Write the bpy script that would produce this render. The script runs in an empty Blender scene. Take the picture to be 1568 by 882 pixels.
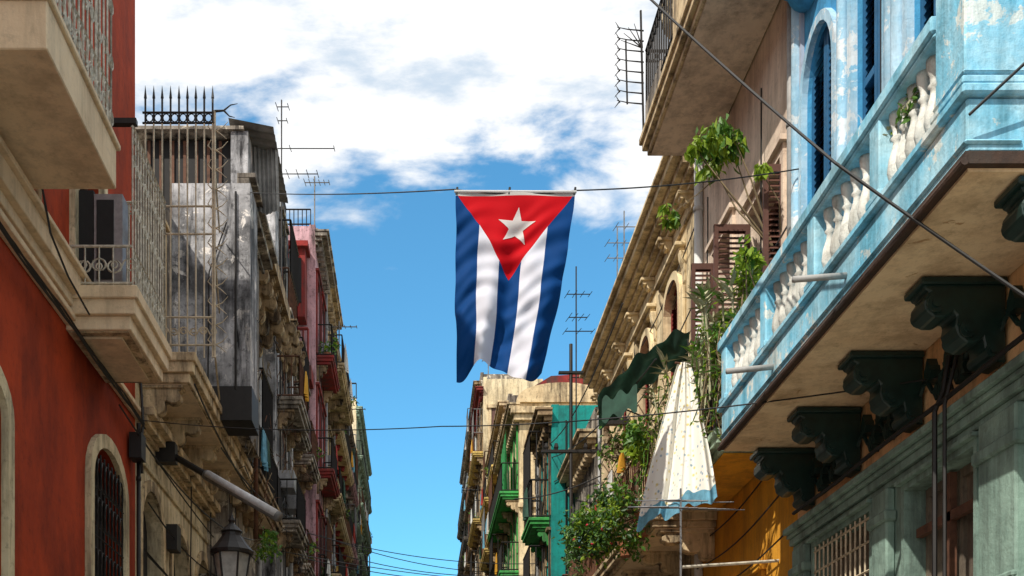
import bpy, math, random
from mathutils import Vector, Matrix
R = random.Random(7)
scene = bpy.context.scene
GZ = -1.6   # ground level (camera eye height is z = 0)

# ------------------------------------------------------------------ materials
def new_mat(name):
    m = bpy.data.materials.new(name); m.use_nodes = True
    nt = m.node_tree; nt.nodes.clear()
    out = nt.nodes.new('ShaderNodeOutputMaterial')
    b = nt.nodes.new('ShaderNodeBsdfPrincipled')
    nt.links.new(b.outputs[0], out.inputs[0])
    return m, nt, b
def c4(c): return (c[0], c[1], c[2], 1)
def mixc(nt, fac, a, b):
    n = nt.nodes.new('ShaderNodeMix'); n.data_type = 'RGBA'
    for val, idx in ((fac, 0), (a, 6), (b, 7)):
        if isinstance(val, (int, float)): n.inputs[idx].default_value = val
        elif isinstance(val, tuple): n.inputs[idx].default_value = c4(val)
        else: nt.links.new(val, n.inputs[idx])
    return n.outputs[2]
def noise(nt, scale, detail=6, rough=.6, sc=(1, 1, 1), off=0, dist=0):
    tc = nt.nodes.new('ShaderNodeTexCoord'); mp = nt.nodes.new('ShaderNodeMapping')
    mp.inputs['Scale'].default_value = sc; mp.inputs['Location'].default_value = (off, off*.7, off*.3)
    nt.links.new(tc.outputs['Object'], mp.inputs[0])
    n = nt.nodes.new('ShaderNodeTexNoise'); n.inputs['Scale'].default_value = scale
    n.inputs['Detail'].default_value = detail; n.inputs['Roughness'].default_value = rough
    n.inputs['Distortion'].default_value = dist
    nt.links.new(mp.outputs[0], n.inputs['Vector']); return n.outputs[0]
def rng(nt, v, a, b, c=0., d=1.):
    n = nt.nodes.new('ShaderNodeMapRange'); nt.links.new(v, n.inputs[0])
    for i, x in enumerate((a, b, c, d)): n.inputs[i+1].default_value = x
    return n.outputs[0]
MC = [0]
def plaster(name, col, col2=None, dirt=.6, dirtcol=(.05, .045, .04), peel=None, peelamt=.56, scale=1.3, rough=.9, bump=.4, streak=(2.2, 2.2, .28), fineamt=.8):
    m, nt, b = new_mat(name); MC[0] += 3.7; o = MC[0]
    col2 = col2 or tuple(x*.7 for x in col)
    c = mixc(nt, rng(nt, noise(nt, scale, 5, .65, off=o), .38, .64), col, col2)
    h = noise(nt, scale*5, 5, .7, off=o+1)
    if peel:
        pm = rng(nt, noise(nt, scale*1.7, 7, .68, off=o+5, dist=.4), peelamt, peelamt+.025)
        c = mixc(nt, pm, c, peel)
    st = rng(nt, noise(nt, 1.6, 6, .72, sc=streak, off=o+9), .45, .63, 0, min(1, dirt*1.2))
    c = mixc(nt, st, c, dirtcol)
    fine = rng(nt, noise(nt, 9, 6, .78, off=o+4), .53, .66, 0, dirt*fineamt)
    c = mixc(nt, fine, c, tuple(x*.8 for x in dirtcol))
    nt.links.new(c, b.inputs['Base Color']); b.inputs['Roughness'].default_value = rough; b.inputs['Specular IOR Level'].default_value = .25
    bp = nt.nodes.new('ShaderNodeBump'); bp.inputs['Strength'].default_value = bump; bp.inputs['Distance'].default_value = .03
    nt.links.new(h, bp.inputs['Height']); nt.links.new(bp.outputs[0], b.inputs['Normal'])
    return m
def simple(name, col, rough=.6, metal=0, var=.35, scale=9, trans=0):
    m, nt, b = new_mat(name); MC[0] += 2.3
    c = mixc(nt, rng(nt, noise(nt, scale, 3, .7, off=MC[0]), .35, .7), col, tuple(x*(1-var) for x in col))
    nt.links.new(c, b.inputs['Base Color']); b.inputs['Roughness'].default_value = rough; b.inputs['Metallic'].default_value = metal
    if trans:
        out = [n for n in nt.nodes if n.type == 'OUTPUT_MATERIAL'][0]
        t = nt.nodes.new('ShaderNodeBsdfTranslucent'); nt.links.new(c, t.inputs[0])
        mx = nt.nodes.new('ShaderNodeMixShader'); mx.inputs[0].default_value = trans
        nt.links.new(b.outputs[0], mx.inputs[1]); nt.links.new(t.outputs[0], mx.inputs[2]); nt.links.new(mx.outputs[0], out.inputs[0])
    return m

M = {}
M['red'] = plaster('red_plaster', (.46, .055, .012), (.27, .032, .009), dirt=.42, dirtcol=(.09, .015, .008), scale=.6, streak=(.8, .8, .3))
M['cream'] = plaster('cream_plaster', (.76, .65, .43), (.60, .49, .3), dirt=.6, dirtcol=(.14, .11, .075))
M['creamtrim'] = plaster('cream_trim', (.72, .57, .35), (.52, .39, .23), dirt=.75, dirtcol=(.055, .04, .03), scale=2.5)
M['soffit'] = plaster('balcony_soffit', (.80, .63, .42), (.70, .54, .35), dirt=.3, dirtcol=(.22, .16, .1))
M['grey'] = plaster('grey_weathered_plaster', (.55, .55, .57), (.10, .10, .105), dirt=.9, dirtcol=(.02, .02, .022), peel=(.78, .74, .70), peelamt=.58, scale=1.25)
M['greyb'] = plaster('grey_brown_plaster', (.34, .30, .25), (.15, .13, .11), dirt=.85, dirtcol=(.025, .02, .018), peel=(.6, .54, .44), peelamt=.56)
M['brown'] = plaster('brown_weathered_stone', (.44, .32, .18), (.2, .135, .08), dirt=.9, dirtcol=(.025, .018, .013), scale=3)
M['pink'] = plaster('pink_plaster', (.62, .38, .42), (.45, .27, .30), dirt=.8, dirtcol=(.06, .045, .045))
M['dred'] = plaster('oxblood_paint', (.30, .035, .03), (.15, .025, .025), dirt=.65)
M['yellow'] = plaster('yellow_plaster', (.76, .56, .17), (.62, .44, .14), dirt=.6, dirtcol=(.1, .08, .05))
M['ochre'] = plaster('ochre_plaster', (.88, .43, .04), (.74, .34, .03), dirt=.3, dirtcol=(.2, .1, .03), scale=.8)
M['palegreen'] = plaster('pale_green_plaster', (.40, .54, .38), (.3, .4, .3), dirt=.6)
M['teal'] = plaster('teal_paint', (.010, .29, .26), (.01, .2, .18), dirt=.5, dirtcol=(.015, .06, .06))
M['green'] = plaster('green_paint', (.06, .38, .09), (.04, .26, .06), dirt=.5)
M['bluewhite'] = plaster('peeling_pale_blue_paint', (.46, .66, .80), (.26, .54, .74), dirt=.35, dirtcol=(.1, .15, .18), peel=(.7, .78, .82), peelamt=.55, scale=2.2, fineamt=.5)
M['fascia'] = plaster('fascia_pale_blue_paint', (.20, .58, .80), (.48, .74, .84), dirt=.5, dirtcol=(.05, .17, .22), peel=(.74, .80, .76), peelamt=.58, scale=2.0, fineamt=.6)
M['blue'] = plaster('blue_paint', (.015, .17, .36), (.01, .12, .27), dirt=.25, dirtcol=(.01, .05, .1))
M['ltblue'] = plaster('light_blue_wall_paint', (.08, .38, .66), (.06, .30, .56), dirt=.35, dirtcol=(.03, .09, .17), peel=(.5, .66, .76), peelamt=.64, scale=3)
M['lilac'] = plaster('lilac_white_plaster', (.60, .64, .74), (.48, .54, .66), dirt=.35, dirtcol=(.16, .18, .22))
M['whitep'] = plaster('white_baluster_plaster', (.82, .82, .76), (.66, .68, .64), dirt=.5, dirtcol=(.14, .13, .1), scale=5)
M['soffit_tan'] = plaster('tan_stained_soffit', (.88, .69, .45), (.78, .57, .35), dirt=.35, dirtcol=(.26, .15, .07), peel=(.50, .31, .16), peelamt=.64, scale=1.6)
M['frieze'] = plaster('orange_tan_frieze', (.90, .58, .30), (.76, .44, .2), dirt=.4, dirtcol=(.16, .1, .05))
M['tealgrey'] = plaster('grey_green_paint', (.26, .38, .32), (.17, .26, .22), dirt=.5, dirtcol=(.04, .045, .04), scale=2.5, fineamt=.5)
M['dkgreen'] = simple('dark_green_gloss_paint', (.010, .035, .030), .4, var=.5)
M['darkbrown'] = plaster('dark_brown_edge', (.085, .05, .035), (.045, .03, .025), dirt=.5, scale=4)  # dark brown colour for the slab's lower edge
M['peach'] = plaster('peach_plaster', (.80, .66, .53), (.68, .55, .44), dirt=.4, dirtcol=(.2, .15, .12))
M['cream2'] = plaster('ivory_plaster', (.82, .68, .43), (.66, .52, .31), dirt=.6, dirtcol=(.13, .09, .055))
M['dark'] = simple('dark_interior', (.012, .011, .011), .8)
M['shutbrown'] = simple('brown_shutter_paint', (.12, .05, .035), .6)
M['shutgrey'] = simple('grey_shutter_paint', (.16, .13, .12), .7)
M['shutred'] = simple('red_shutter_paint', (.24, .025, .02), .6)
M['shutgreen'] = simple('green_shutter_paint', (.03, .14, .09), .6)
M['shutblue'] = simple('blue_shutter_paint', (.012, .12, .27), .6)
M['dusty'] = plaster('dusty_window_pane', (.26, .21, .15), (.16, .13, .10), dirt=.5, rough=.5)
M['iron'] = simple('black_iron', (.02, .018, .017), .55, .3)
M['rust'] = simple('rusty_iron', (.15, .065, .035), .8, .1, .6)
M['whiteiron'] = simple('white_painted_iron', (.62, .57, .46), .6, 0, .6, 14)
M['greyiron'] = simple('grey_painted_iron', (.22, .22, .22), .6, .2, .5)
M['creamiron'] = simple('cream_painted_iron', (.62, .52, .36), .6, 0, .5)
M['alu'] = simple('aluminium', (.35, .35, .36), .45, .7)
M['wire'] = simple('black_cable', (.015, .015, .015), .6)
M['pipe'] = simple('grey_pipe', (.36, .36, .35), .6)
M['leafl'] = simple('leaf_light', (.28, .42, .03), .5, 0, .4, 20, .4)
M['leafm'] = simple('leaf_mid', (.09, .22, .025), .5, 0, .4, 20, .3)
M['leafd'] = simple('leaf_dark', (.03, .09, .018), .5, 0, .4, 20, .15)
M['succ'] = simple('succulent_leaf', (.46, .45, .28), .6, 0, .5, 20)
M['flower'] = simple('red_flower', (.5, .02, .05), .5)
M['stem'] = simple('woody_stem', (.2, .15, .08), .8)
M['terracotta'] = simple('terracotta', (.35, .13, .06), .8)
M['canvas'] = simple('green_canvas', (.035, .10, .07), .8, 0, .5, 4, .15)
M['clothblue'] = simple('light_blue_cloth', (.2, .52, .72), .8, 0, .5, 7, .3)
M['clothwhite'] = simple('white_cloth', (.78, .78, .76), .8, 0, .1, 3, .3)
M['clothred'] = simple('red_cloth', (.5, .05, .04), .8, 0, .3, 3, .2)
M['clothyel'] = simple('yellow_cloth', (.75, .38, .03), .8, 0, .3, 3, .2)
M['clothgreen'] = simple('green_drape', (.05, .38, .12), .8, 0, .3, 3, .3)  # cloth of the added drape that stands in for a green facade
M['glass'] = simple('frosted_lantern_glass', (.7, .7, .66), .3, trans=.5)
M['tube'] = simple('lamp_diffuser', (.6, .6, .6), .35)
M['corr'] = simple('corrugated_sheet', (.28, .28, .27), .7, .1, .6, 3)
M['palestreet'] = plaster('pale_bounce_street', (.30, .27, .23), (.22, .2, .17), dirt=.3)  # unseen road, colour made pale to bounce light up under the balconies
M['pave'] = plaster('pavement_concrete', (.45, .42, .36), (.38, .34, .3), dirt=.3)
M['ground'] = plaster('ground_earth', (.25, .22, .18), (.2, .17, .13), dirt=.4)
M['kerb'] = plaster('kerb_stone', (.42, .4, .36), dirt=.4)

# patterned cloth
m, nt, b = new_mat('patterned_white_cloth')
tc = nt.nodes.new('ShaderNodeTexCoord'); v = nt.nodes.new('ShaderNodeTexVoronoi'); v.inputs['Scale'].default_value = 16
nt.links.new(tc.outputs['Object'], v.inputs['Vector'])
dots = rng(nt, v.outputs['Distance'], .16, .34, .85, 0)
sep = nt.nodes.new('ShaderNodeSeparateColor'); nt.links.new(v.outputs['Color'], sep.inputs[0])
dc = mixc(nt, rng(nt, sep.outputs[0], .45, .5), (.16, .3, .42), (.62, .48, .12))
c = mixc(nt, dots, (.82, .80, .73), dc)
nt.links.new(c, b.inputs['Base Color']); b.inputs['Roughness'].default_value = .85
M['pattern'] = m

# ------------------------------------------------------------------ mesh builder
class Obj:
    def __init__(s, name): s.name = name; s.parts = {}
    def part(s, name, mat):
        k = (name, mat)
        if k not in s.parts: s.parts[k] = Part()
        return s.parts[k]
    def emit(s):
        e = bpy.data.objects.new(s.name, None); scene.collection.objects.link(e); e.empty_display_size = .1
        for (n, mt), p in s.parts.items():
            if not p.f: continue
            me = bpy.data.meshes.new(n); me.from_pydata(p.v, [], p.f); me.update()
            me.materials.append(M[mt])
            if p.smooth:
                for q in me.polygons: q.use_smooth = True
            ob = bpy.data.objects.new(n, me); scene.collection.objects.link(ob); ob.parent = e
            if p.bevel:
                md = ob.modifiers.new('bevel', 'BEVEL'); md.width = p.bevel; md.segments = 1; md.limit_method = 'ANGLE'
        return e
class Part:
    def __init__(s): s.v = []; s.f = []; s.smooth = False; s.bevel = 0
    def quad(s, a, b, c, d):
        n = len(s.v); s.v += [tuple(a), tuple(b), tuple(c), tuple(d)]; s.f.append((n, n+1, n+2, n+3))
    def poly(s, pts):
        n = len(s.v); s.v += [tuple(p) for p in pts]; s.f.append(tuple(range(n, n+len(pts))))
    def box(s, x0, x1, y0, y1, z0, z1):
        x0, x1 = min(x0, x1), max(x0, x1); y0, y1 = min(y0, y1), max(y0, y1); z0, z1 = min(z0, z1), max(z0, z1)
        n = len(s.v)
        s.v += [(x0, y0, z0), (x1, y0, z0), (x1, y1, z0), (x0, y1, z0), (x0, y0, z1), (x1, y0, z1), (x1, y1, z1), (x0, y1, z1)]
        s.f += [(n, n+3, n+2, n+1), (n+4, n+5, n+6, n+7), (n, n+1, n+5, n+4), (n+1, n+2, n+6, n+5), (n+2, n+3, n+7, n+6), (n+3, n, n+4, n+7)]
    def prism(s, pts, y0, y1):    # pts are (x,z)
        n = len(s.v); k = len(pts)
        s.v += [(p[0], y0, p[1]) for p in pts]+[(p[0], y1, p[1]) for p in pts]
        s.f.append(tuple(range(n, n+k))); s.f.append(tuple(range(n+2*k-1, n+k-1, -1)))
        for i in range(k):
            j = (i+1) % k; s.f.append((n+i, n+k+i, n+k+j, n+j))
    def tube(s, pts, r, n=6, r2=None):
        pts = [Vector(p) for p in pts]; base = len(s.v); k = len(pts); ref = None
        for i, p in enumerate(pts):
            d = (pts[min(i+1, k-1)]-pts[max(i-1, 0)])
            if d.length < 1e-9: d = Vector((0, 0, 1))
            d.normalize()
            if ref is None: ref = Vector((0, 0, 1)) if abs(d.z) < .9 else Vector((1, 0, 0))
            a = d.cross(ref)
            if a.length < 1e-4: a = d.cross(Vector((0, 1, 0)))
            a.normalize(); b2 = d.cross(a)
            rr = r if r2 is None else r+(r2-r)*i/(k-1)
            for j in range(n):
                t = 2*math.pi*j/n; s.v.append(tuple(p+a*math.cos(t)*rr+b2*math.sin(t)*rr))
        for i in range(k-1):
            for j in range(n):
                q = (j+1) % n; s.f.append((base+i*n+j, base+i*n+q, base+(i+1)*n+q, base+(i+1)*n+j))
        s.f.append(tuple(base+j for j in range(n))[::-1]); s.f.append(tuple(base+(k-1)*n+j for j in range(n)))
    def lathe(s, cx, cy, prof, n=8, ph=0):   # prof [(r,z)]
        base = len(s.v)
        for r, z in prof:
            for j in range(n):
                t = 2*math.pi*j/n+ph; s.v.append((cx+r*math.cos(t), cy+r*math.sin(t), z))
        for i in range(len(prof)-1):
            for j in range(n):
                q = (j+1) % n; s.f.append((base+i*n+j, base+i*n+q, base+(i+1)*n+q, base+(i+1)*n+j))
        s.f.append(tuple(base+j for j in range(n))[::-1]); s.f.append(tuple(base+(len(prof)-1)*n+j for j in range(n)))
    def grid(s, fn, nu, nv):
        base = len(s.v)
        for j in range(nv+1):
            for i in range(nu+1): s.v.append(tuple(fn(i/nu, j/nv)))
        for j in range(nv):
            for i in range(nu):
                a = base+j*(nu+1)+i; s.f.append((a, a+1, a+nu+2, a+nu+1))

def leaves(o, centre, rad, n, size, mats=('leafl', 'leafm', 'leafd'), clumps=9, name='foliage', droop=.3):
    cl = []
    for i in range(clumps):
        while True:
            p = Vector((R.uniform(-1, 1), R.uniform(-1, 1), R.uniform(-1, 1)))
            if p.length < 1: break
        cl.append((Vector((centre[0]+p.x*rad[0], centre[1]+p.y*rad[1], centre[2]+p.z*rad[2])), R.uniform(.22, .5), R.choice(mats)))
    for i in range(n):
        c, r, mt = R.choice(cl)
        if R.random() < .3: mt = R.choice(mats)
        g = Vector((R.gauss(0, 1), R.gauss(0, 1), R.gauss(0, 1)))*.55*r
        p = c+Vector((g.x*rad[0], g.y*rad[1], g.z*rad[2]))*1.2
        d = Vector((R.uniform(-1, 1), R.uniform(-1, 1), R.uniform(-1, .6)-droop)).normalized()
        w = d.cross(Vector((R.uniform(-1, 1), R.uniform(-1, 1), R.uniform(-1, 1))))
        if w.length < .05: continue
        w.normalize(); L = size*R.uniform(.6, 1.3)
        nrm = d.cross(w)*L*.12
        o.part(name, mt).quad(p, p+d*L*.5+w*L*.25+nrm, p+d*L, p+d*L*.5-w*L*.25+nrm)
    return cl

# ------------------------------------------------------------------ architecture helpers
def facade(o, s, X, y0, y1, z0, z1, ops, wall, name='wall', depth=.22, slats=True, trim=None, tw=.1, tp=.04):
    P = o.part(name, wall)
    ys = sorted({y0, y1, *[q for a in ops for q in (a[0], a[1])]}); zs = sorted({z0, z1, *[q for a in ops for q in (a[2], a[3])]})
    for i in range(len(ys)-1):
        for j in range(len(zs)-1):
            cy, cz = (ys[i]+ys[i+1])/2, (zs[j]+zs[j+1])/2
            if any(a[0] < cy < a[1] and a[2] < cz < a[3] for a in ops): continue
            P.quad((s*X, ys[i], zs[j]), (s*X, ys[i+1], zs[j]), (s*X, ys[i+1], zs[j+1]), (s*X, ys[i], zs[j+1]))
    for a in ops:
        ya, yb, za, zb, kind = a[:5]; arch = a[5] if len(a) > 5 else 0
        Xi = X+depth
        P.quad((s*X, ya, za), (s*Xi, ya, za), (s*Xi, ya, zb-arch), (s*X, ya, zb-arch))
        P.quad((s*X, yb, za), (s*Xi, yb, za), (s*Xi, yb, zb-arch), (s*X, yb, zb-arch))
        P.quad((s*X, ya, za), (s*Xi, ya, za), (s*Xi, yb, za), (s*X, yb, za))
        ym, hw = (ya+yb)/2, (yb-ya)/2
        N = 12
        if arch:
            cp = [(ym-hw*math.cos(math.pi*k/N), zb-arch+arch*math.sin(math.pi*k/N)) for k in range(N+1)]
            for k in range(N):
                (p, q), (r, t) = cp[k], cp[k+1]
                P.quad((s*X, p, q), (s*X, r, t), (s*X, r, zb), (s*X, p, zb))
                P.quad((s*X, p, q), (s*X, r, t), (s*Xi, r, t), (s*Xi, p, q))
        else:
            P.quad((s*X, ya, zb), (s*Xi, ya, zb), (s*Xi, yb, zb), (s*X, yb, zb))
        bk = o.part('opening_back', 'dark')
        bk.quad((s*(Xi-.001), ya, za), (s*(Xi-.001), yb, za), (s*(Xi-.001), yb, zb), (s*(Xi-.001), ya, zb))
        if kind != 'dark':
            sp = o.part('shutters', kind)
            x0, x1 = s*(Xi-.09), s*(Xi-.03)
            for (u, w) in ((ya+.01, ym-.01), (ym+.01, yb-.01)):
                f = .05
                sp.box(x0, x1, u, u+f, za, zb); sp.box(x0, x1, w-f, w, za, zb)
                for zz in (za, (za+zb-arch)/2, zb-f*1.4): sp.box(s*(Xi-.095), s*(Xi-.025), u+f, w-f, zz, zz+f*1.4)
                if slats:
                    z = za+.1
                    while z < zb-.08:
                        sp.quad((s*(Xi-.085), u+f, z), (s*(Xi-.085), w-f, z), (s*(Xi-.04), w-f, z+.06), (s*(Xi-.04), u+f, z+.06)); z += .065
                else: sp.box(s*(Xi-.06), s*(Xi-.04), u+f, w-f, za, zb)
        if trim:
            t = o.part('window_surround', trim); xa, xb = s*(X-tp), s*(X+.003)
            t.box(xa, xb, ya-tw, ya-.002, za, zb-arch); t.box(xa, xb, yb+.002, yb+tw, za, zb-arch)
            if arch:
                ho = hw+tw; ao = arch+tw
                for k in range(N):
                    t0, t1 = math.pi*k/N, math.pi*(k+1)/N
                    pts = [(ym-(hw+.002)*math.cos(t0), zb-arch+arch*math.sin(t0)), (ym-(hw+.002)*math.cos(t1), zb-arch+arch*math.sin(t1)),
                           (ym-ho*math.cos(t1), zb-arch+ao*math.sin(t1)), (ym-ho*math.cos(t0), zb-arch+ao*math.sin(t0))]
                    t.poly([(xa, p[0], p[1]) for p in pts])
                    t.quad((xa, pts[2][0], pts[2][1]), (xa, pts[3][0], pts[3][1]), (xb, pts[3][0], pts[3][1]), (xb, pts[2][0], pts[2][1]))
                    t.quad((xa, pts[0][0], pts[0][1]), (xa, pts[1][0], pts[1][1]), (xb, pts[1][0], pts[1][1]), (xb, pts[0][0], pts[0][1]))
            else:
                t.box(xa, xb, ya-tw, yb+tw, zb+.002, zb+tw)
                t.box(s*(X-tp*2.2), xb, ya-tw*1.5, yb+tw*1.5, zb+tw+.002, zb+tw*1.6)

def body(o, s, X, D, y0, y1, z0, z1, wall, name='wall'):
    P = o.part(name, wall); Xb = X+D
    for y in (y0, y1): P.quad((s*X, y, z0), (s*Xb, y, z0), (s*Xb, y, z1), (s*X, y, z1))
    P.quad((s*X, y0, z1), (s*Xb, y0, z1), (s*Xb, y1, z1), (s*X, y1, z1))
    P.quad((s*Xb, y0, z0), (s*Xb, y1, z0), (s*Xb, y1, z1), (s*Xb, y0, z1))

def cornice(o, s, X, y0, y1, z, steps, mat, name='cornice', ends=.0):
    P = o.part(name, mat); P.bevel = .008   # steps: list of (projection, height) going up
    for i, (pr, h) in enumerate(steps):
        P.box(s*(X-pr), s*(X+.003*(i % 2)), y0-ends*pr, y1+ends*pr, z, z+h-.0005); z += h
def dentils(o, s, X, y0, y1, z, pr, h, w, gap, mat):
    P = o.part('dentils', mat); y = y0
    while y < y1: P.box(s*(X-pr), s*X, y, y+w, z, z+h); y += gap

def corbel_profile(s, xw, xo, zt, h):
    w = xw-xo
    pts = [(0, 0), (1, 0), (1.0, .13), (.93, .16), (1.0, .26), (.98, .38), (.88, .46), (.74, .46), (.64, .4), (.6, .44), (.62, .56), (.58, .68), (.48, .76), (.36, .76), (.28, .7), (.26, .78), (.26, .88), (.18, .97), (0, 1)]
    return [(s*(xw-p[0]*w), zt-p[1]*h) for p in pts]
def corbels(o, s, xw, xo, ys, w, zt, h, mat, name='corbels'):
    P = o.part(name, mat); P.bevel = .01
    for y in ys:
        P.prism(corbel_profile(s, xw, xo, zt, h), y, y+w)
        P.box(s*(xo-.03), s*xw, y-.03, y+w+.03, zt-.05, zt-.002)

def rail_run(P, a, b, z0, z1, r=.011, gap=.12, belly=0, scroll=False, seg=4):
    a, b = Vector((a[0], a[1], 0)), Vector((b[0], b[1], 0)); L = (b-a).length; n = max(2, int(L/gap))
    for z in (z0+.06, z1): P.tube([(a.x, a.y, z), (b.x, b.y, z)], r*1.7, 4)
    if scroll:
        P.tube([(a.x, a.y, z0+(z1-z0)*.25), (b.x, b.y, z0+(z1-z0)*.25)], r*1.2, 4)
        P.tube([(a.x, a.y, z1-.14), (b.x, b.y, z1-.14)], r*1.2, 4)
    for i in range(n+1):
        p = a.lerp(b, i/n); P.tube([(p.x, p.y, z0), (p.x, p.y, z1)], r, seg)
        if scroll and i < n:
            q = a.lerp(b, (i+.5)/n); d = (b-a).normalized()*(L/n*.42)
            for zc, hh in ((z0+.06+(z1-z0)*.12, (z1-z0)*.09), (z1-.07, .055)):
                P.tube([(q.x+d.x*math.cos(t), q.y+d.y*math.cos(t), zc+hh*math.sin(t)) for t in [k*math.pi/4 for k in range(9)]], r*.7, 3)
def s_scrolls(P, a, b, zlist, n, size, r=.009):
    # rows of S-shaped wrought iron scrolls along a horizontal run a-b (x,y)
    a, b = Vector((a[0], a[1], 0)), Vector((b[0], b[1], 0)); d = (b-a).normalized()
    for zc in zlist:
        for i in range(n):
            q = a.lerp(b, (i+.5)/n); f = 1 if i % 2 else -1
            for sg in (1, -1):
                pts = []
                for k in range(13):
                    t = k/12; ang = t*math.pi*2.6; rr = size*.5*(1-t*.75)
                    pts.append(q+d*f*sg*(size*.5-rr*math.cos(ang))+Vector((0, 0, zc+sg*(rr*math.sin(ang)))))
                P.tube(pts, r, 4)

def balcony(o, s, xw, xo, y0, y1, z, th, slab, soff=None, rail='iron', rh=1.0, cb=None, gap=.12, r=.011, scroll=False, cbh=.4, scr=4, lip=True):
    P = o.part('balcony_slab', slab); P.bevel = .01
    P.box(s*xw, s*(xo), y0, y1, z+th*.35, z+th)
    P.box(s*xw, s*(xo+.06), y0+.05, y1-.05, z+.004, z+th*.35-.001)
    if lip: P.box(s*xw, s*(xo-.035), y0-.035, y1+.035, z+th*.72, z+th+.012)
    if soff: o.part('balcony_soffit', soff).box(s*(xw-.02), s*(xo+.1), y0+.09, y1-.09, z-.012, z+.002)
    if rail:
        Q = o.part('railing', rail); x = s*(xo+.05); zt = z+th
        rail_run(Q, (x, y0+.05), (x, y1-.05), zt, zt+rh, r, gap, scroll=scroll, seg=scr)
        rail_run(Q, (x, y0+.05), (s*xw, y0+.05), zt, zt+rh, r, gap, scroll=scroll, seg=scr)
        rail_run(Q, (x, y1-.05), (s*xw, y1-.05), zt, zt+rh, r, gap, scroll=scroll, seg=scr)
    if cb:
        n = max(2, int((y1-y0)/1.3)+1)
        corbels(o, s, xw, xo+.2, [y0+.12+(y1-y0-.42)*i/(n-1) for i in range(n)], .18, z-.004, cbh, cb)

def drape(o, name, mt, p0, p1, h, amp=.04, n=14, waves=4):
    P = o.part(name, mt); P.smooth = True; p0, p1 = Vector(p0), Vector(p1); d = (p1-p0); nr = Vector((d.y, -d.x, 0)).normalized(); ph = R.uniform(0, 6)
    P.grid(lambda u, v: p0+d*u+Vector((0, 0, -h*v*(1+.06*math.sin(u*5+ph))))+nr*amp*math.sin(u*waves*6.28+ph)*(.3+v), n, 6)

def vpipe(o, x, y, z0, z1, r=.05, mt='pipe'):
    P = o.part('drainpipe', mt); P.smooth = True
    P.tube([(x, y, z0), (x, y, z1)], r, 8)
    z = z0+.7
    while z < z1: P.tube([(x, y, z), (x, y, z+.06)], r*1.25, 8); z += 1.8

def wallcables(o, s, X, y0, y1, z0, z1, n, r=.011):
    P = o.part('wall_cables', 'wire')
    for k in range(n):
        za, zb = R.uniform(z0, z1), R.uniform(z0, z1); xo = X-R.uniform(.03, .12)
        if R.random() < .35:
            y = R.uniform(y0, y1); P.tube([(s*xo, y+R.uniform(-.05, .05), z0+(z1-z0)*i/6) for i in range(7)], r, 3)
        else:
            w_ = R.choice([1, 2]); P.tube([(s*xo, y0+(y1-y0)*i/10, za+(zb-za)*.3*i/10-.12*math.sin(i/10*math.pi*w_)) for i in range(11)], r, 3)

# ================================================================== setting
g = Obj('ground'); g.part('ground_sheet', 'ground').quad((-900, -900, GZ-.12), (900, -900, GZ-.12), (900, 1500, GZ-.12), (-900, 1500, GZ-.12)); g.emit()
g = Obj('road'); g.part('road_surface', 'palestreet').quad((-2.7, -40, GZ-.116), (2.7, -40, GZ-.116), (2.7, 400, GZ-.116), (-2.7, 400, GZ-.116)); g.emit()
for s in (-1, 1):
    g = Obj('pavement'); g.part('paving', 'pave').box(s*2.85, s*3.99, -40, 160, GZ-.12, GZ); g.part('kerb', 'kerb').box(s*2.7, s*2.848, -40, 160, GZ-.12, GZ+.004); g.emit()

# ---------------------------------------------------------------- L1 red house
o = Obj('red_stucco_house'); s = -1; X = 4.0
ops = [(13.5, 14.95, GZ+.1, 4.5, 'dark', .5), (9.6, 10.65, GZ+.1, 4.0, 'dark', .3), (12.9, 13.9, 5.9, 8.2, 'shutbrown'), (9.5, 10.6, 6.7, 9.3, 'shutbrown'), (6, 7, 6.7, 9.3, 'shutbrown'), (5.5, 6.6, GZ, 4, 'shutbrown')]
facade(o, s, X, 3.5, 15.7, GZ, 11.7, ops, 'red', trim='cream', tw=.17, tp=.07); body(o, s, X, 8, 3.5, 15.7, GZ, 11.7, 'red')
cornice(o, s, X, 3.5, 15.69, 5.42, [(.05, .05), (.12, .07)], 'soffit'); cornice(o, s, X, 3.5, 14.2, 5.62, [(.1, .12), (.18, .22), (.24, .06)], 'soffit', name='upper_cornice')
P = o.part('balcony_slab', 'soffit'); P.bevel = .012
P.box(-4, -3.0, 8.98, 11.04, 6.1, 6.5); P.box(-4, -2.965, 8.94, 11.08, 6.501, 6.56)
Q = o.part('railing', 'whiteiron'); 
for a_, b_ in (((-3.04, 9.03), (-3.04, 10.99)), ((-3.04, 9.03), (-4, 9.03)), ((-3.04, 10.99), (-4, 10.99))): rail_run(Q, a_, b_, 6.56, 8.45, .012, .13, scroll=True)
Q = o.part('railing_scrolls', 'whiteiron'); s_scrolls(Q, (-3.04, 9.05), (-3.04, 11), [6.8, 7.35, 7.9], 9, .2)
balcony(o, s, 4.0, 3.2, 12.55, 14.25, 5.37, .46, 'soffit', 'creamtrim', None)
Q = o.part('railing', 'whiteiron')
rail_run(Q, (-3.24, 12.6), (-3.24, 14.2), 5.83, 7.68, .012, .12, scroll=True); rail_run(Q, (-3.24, 14.2), (-4, 14.2), 5.83, 7.68, .012, .13, scroll=True)
for z in (5.9, 6.32): Q.tube([(-3.24, 12.6, z), (-4.0, 12.6, z)], .017, 5)
for i in range(5): Q.tube([(-3.3-.16*i, 12.6, 5.83), (-3.3-.16*i, 12.6, 6.32)], .011, 4)
s_scrolls(Q, (-3.27, 12.6), (-3.97, 12.6), [6.1], 4, .19, .01); s_scrolls(Q, (-3.24, 12.65), (-3.24, 14.15), [6.15, 6.8, 7.3], 8, .18, .009)
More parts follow.
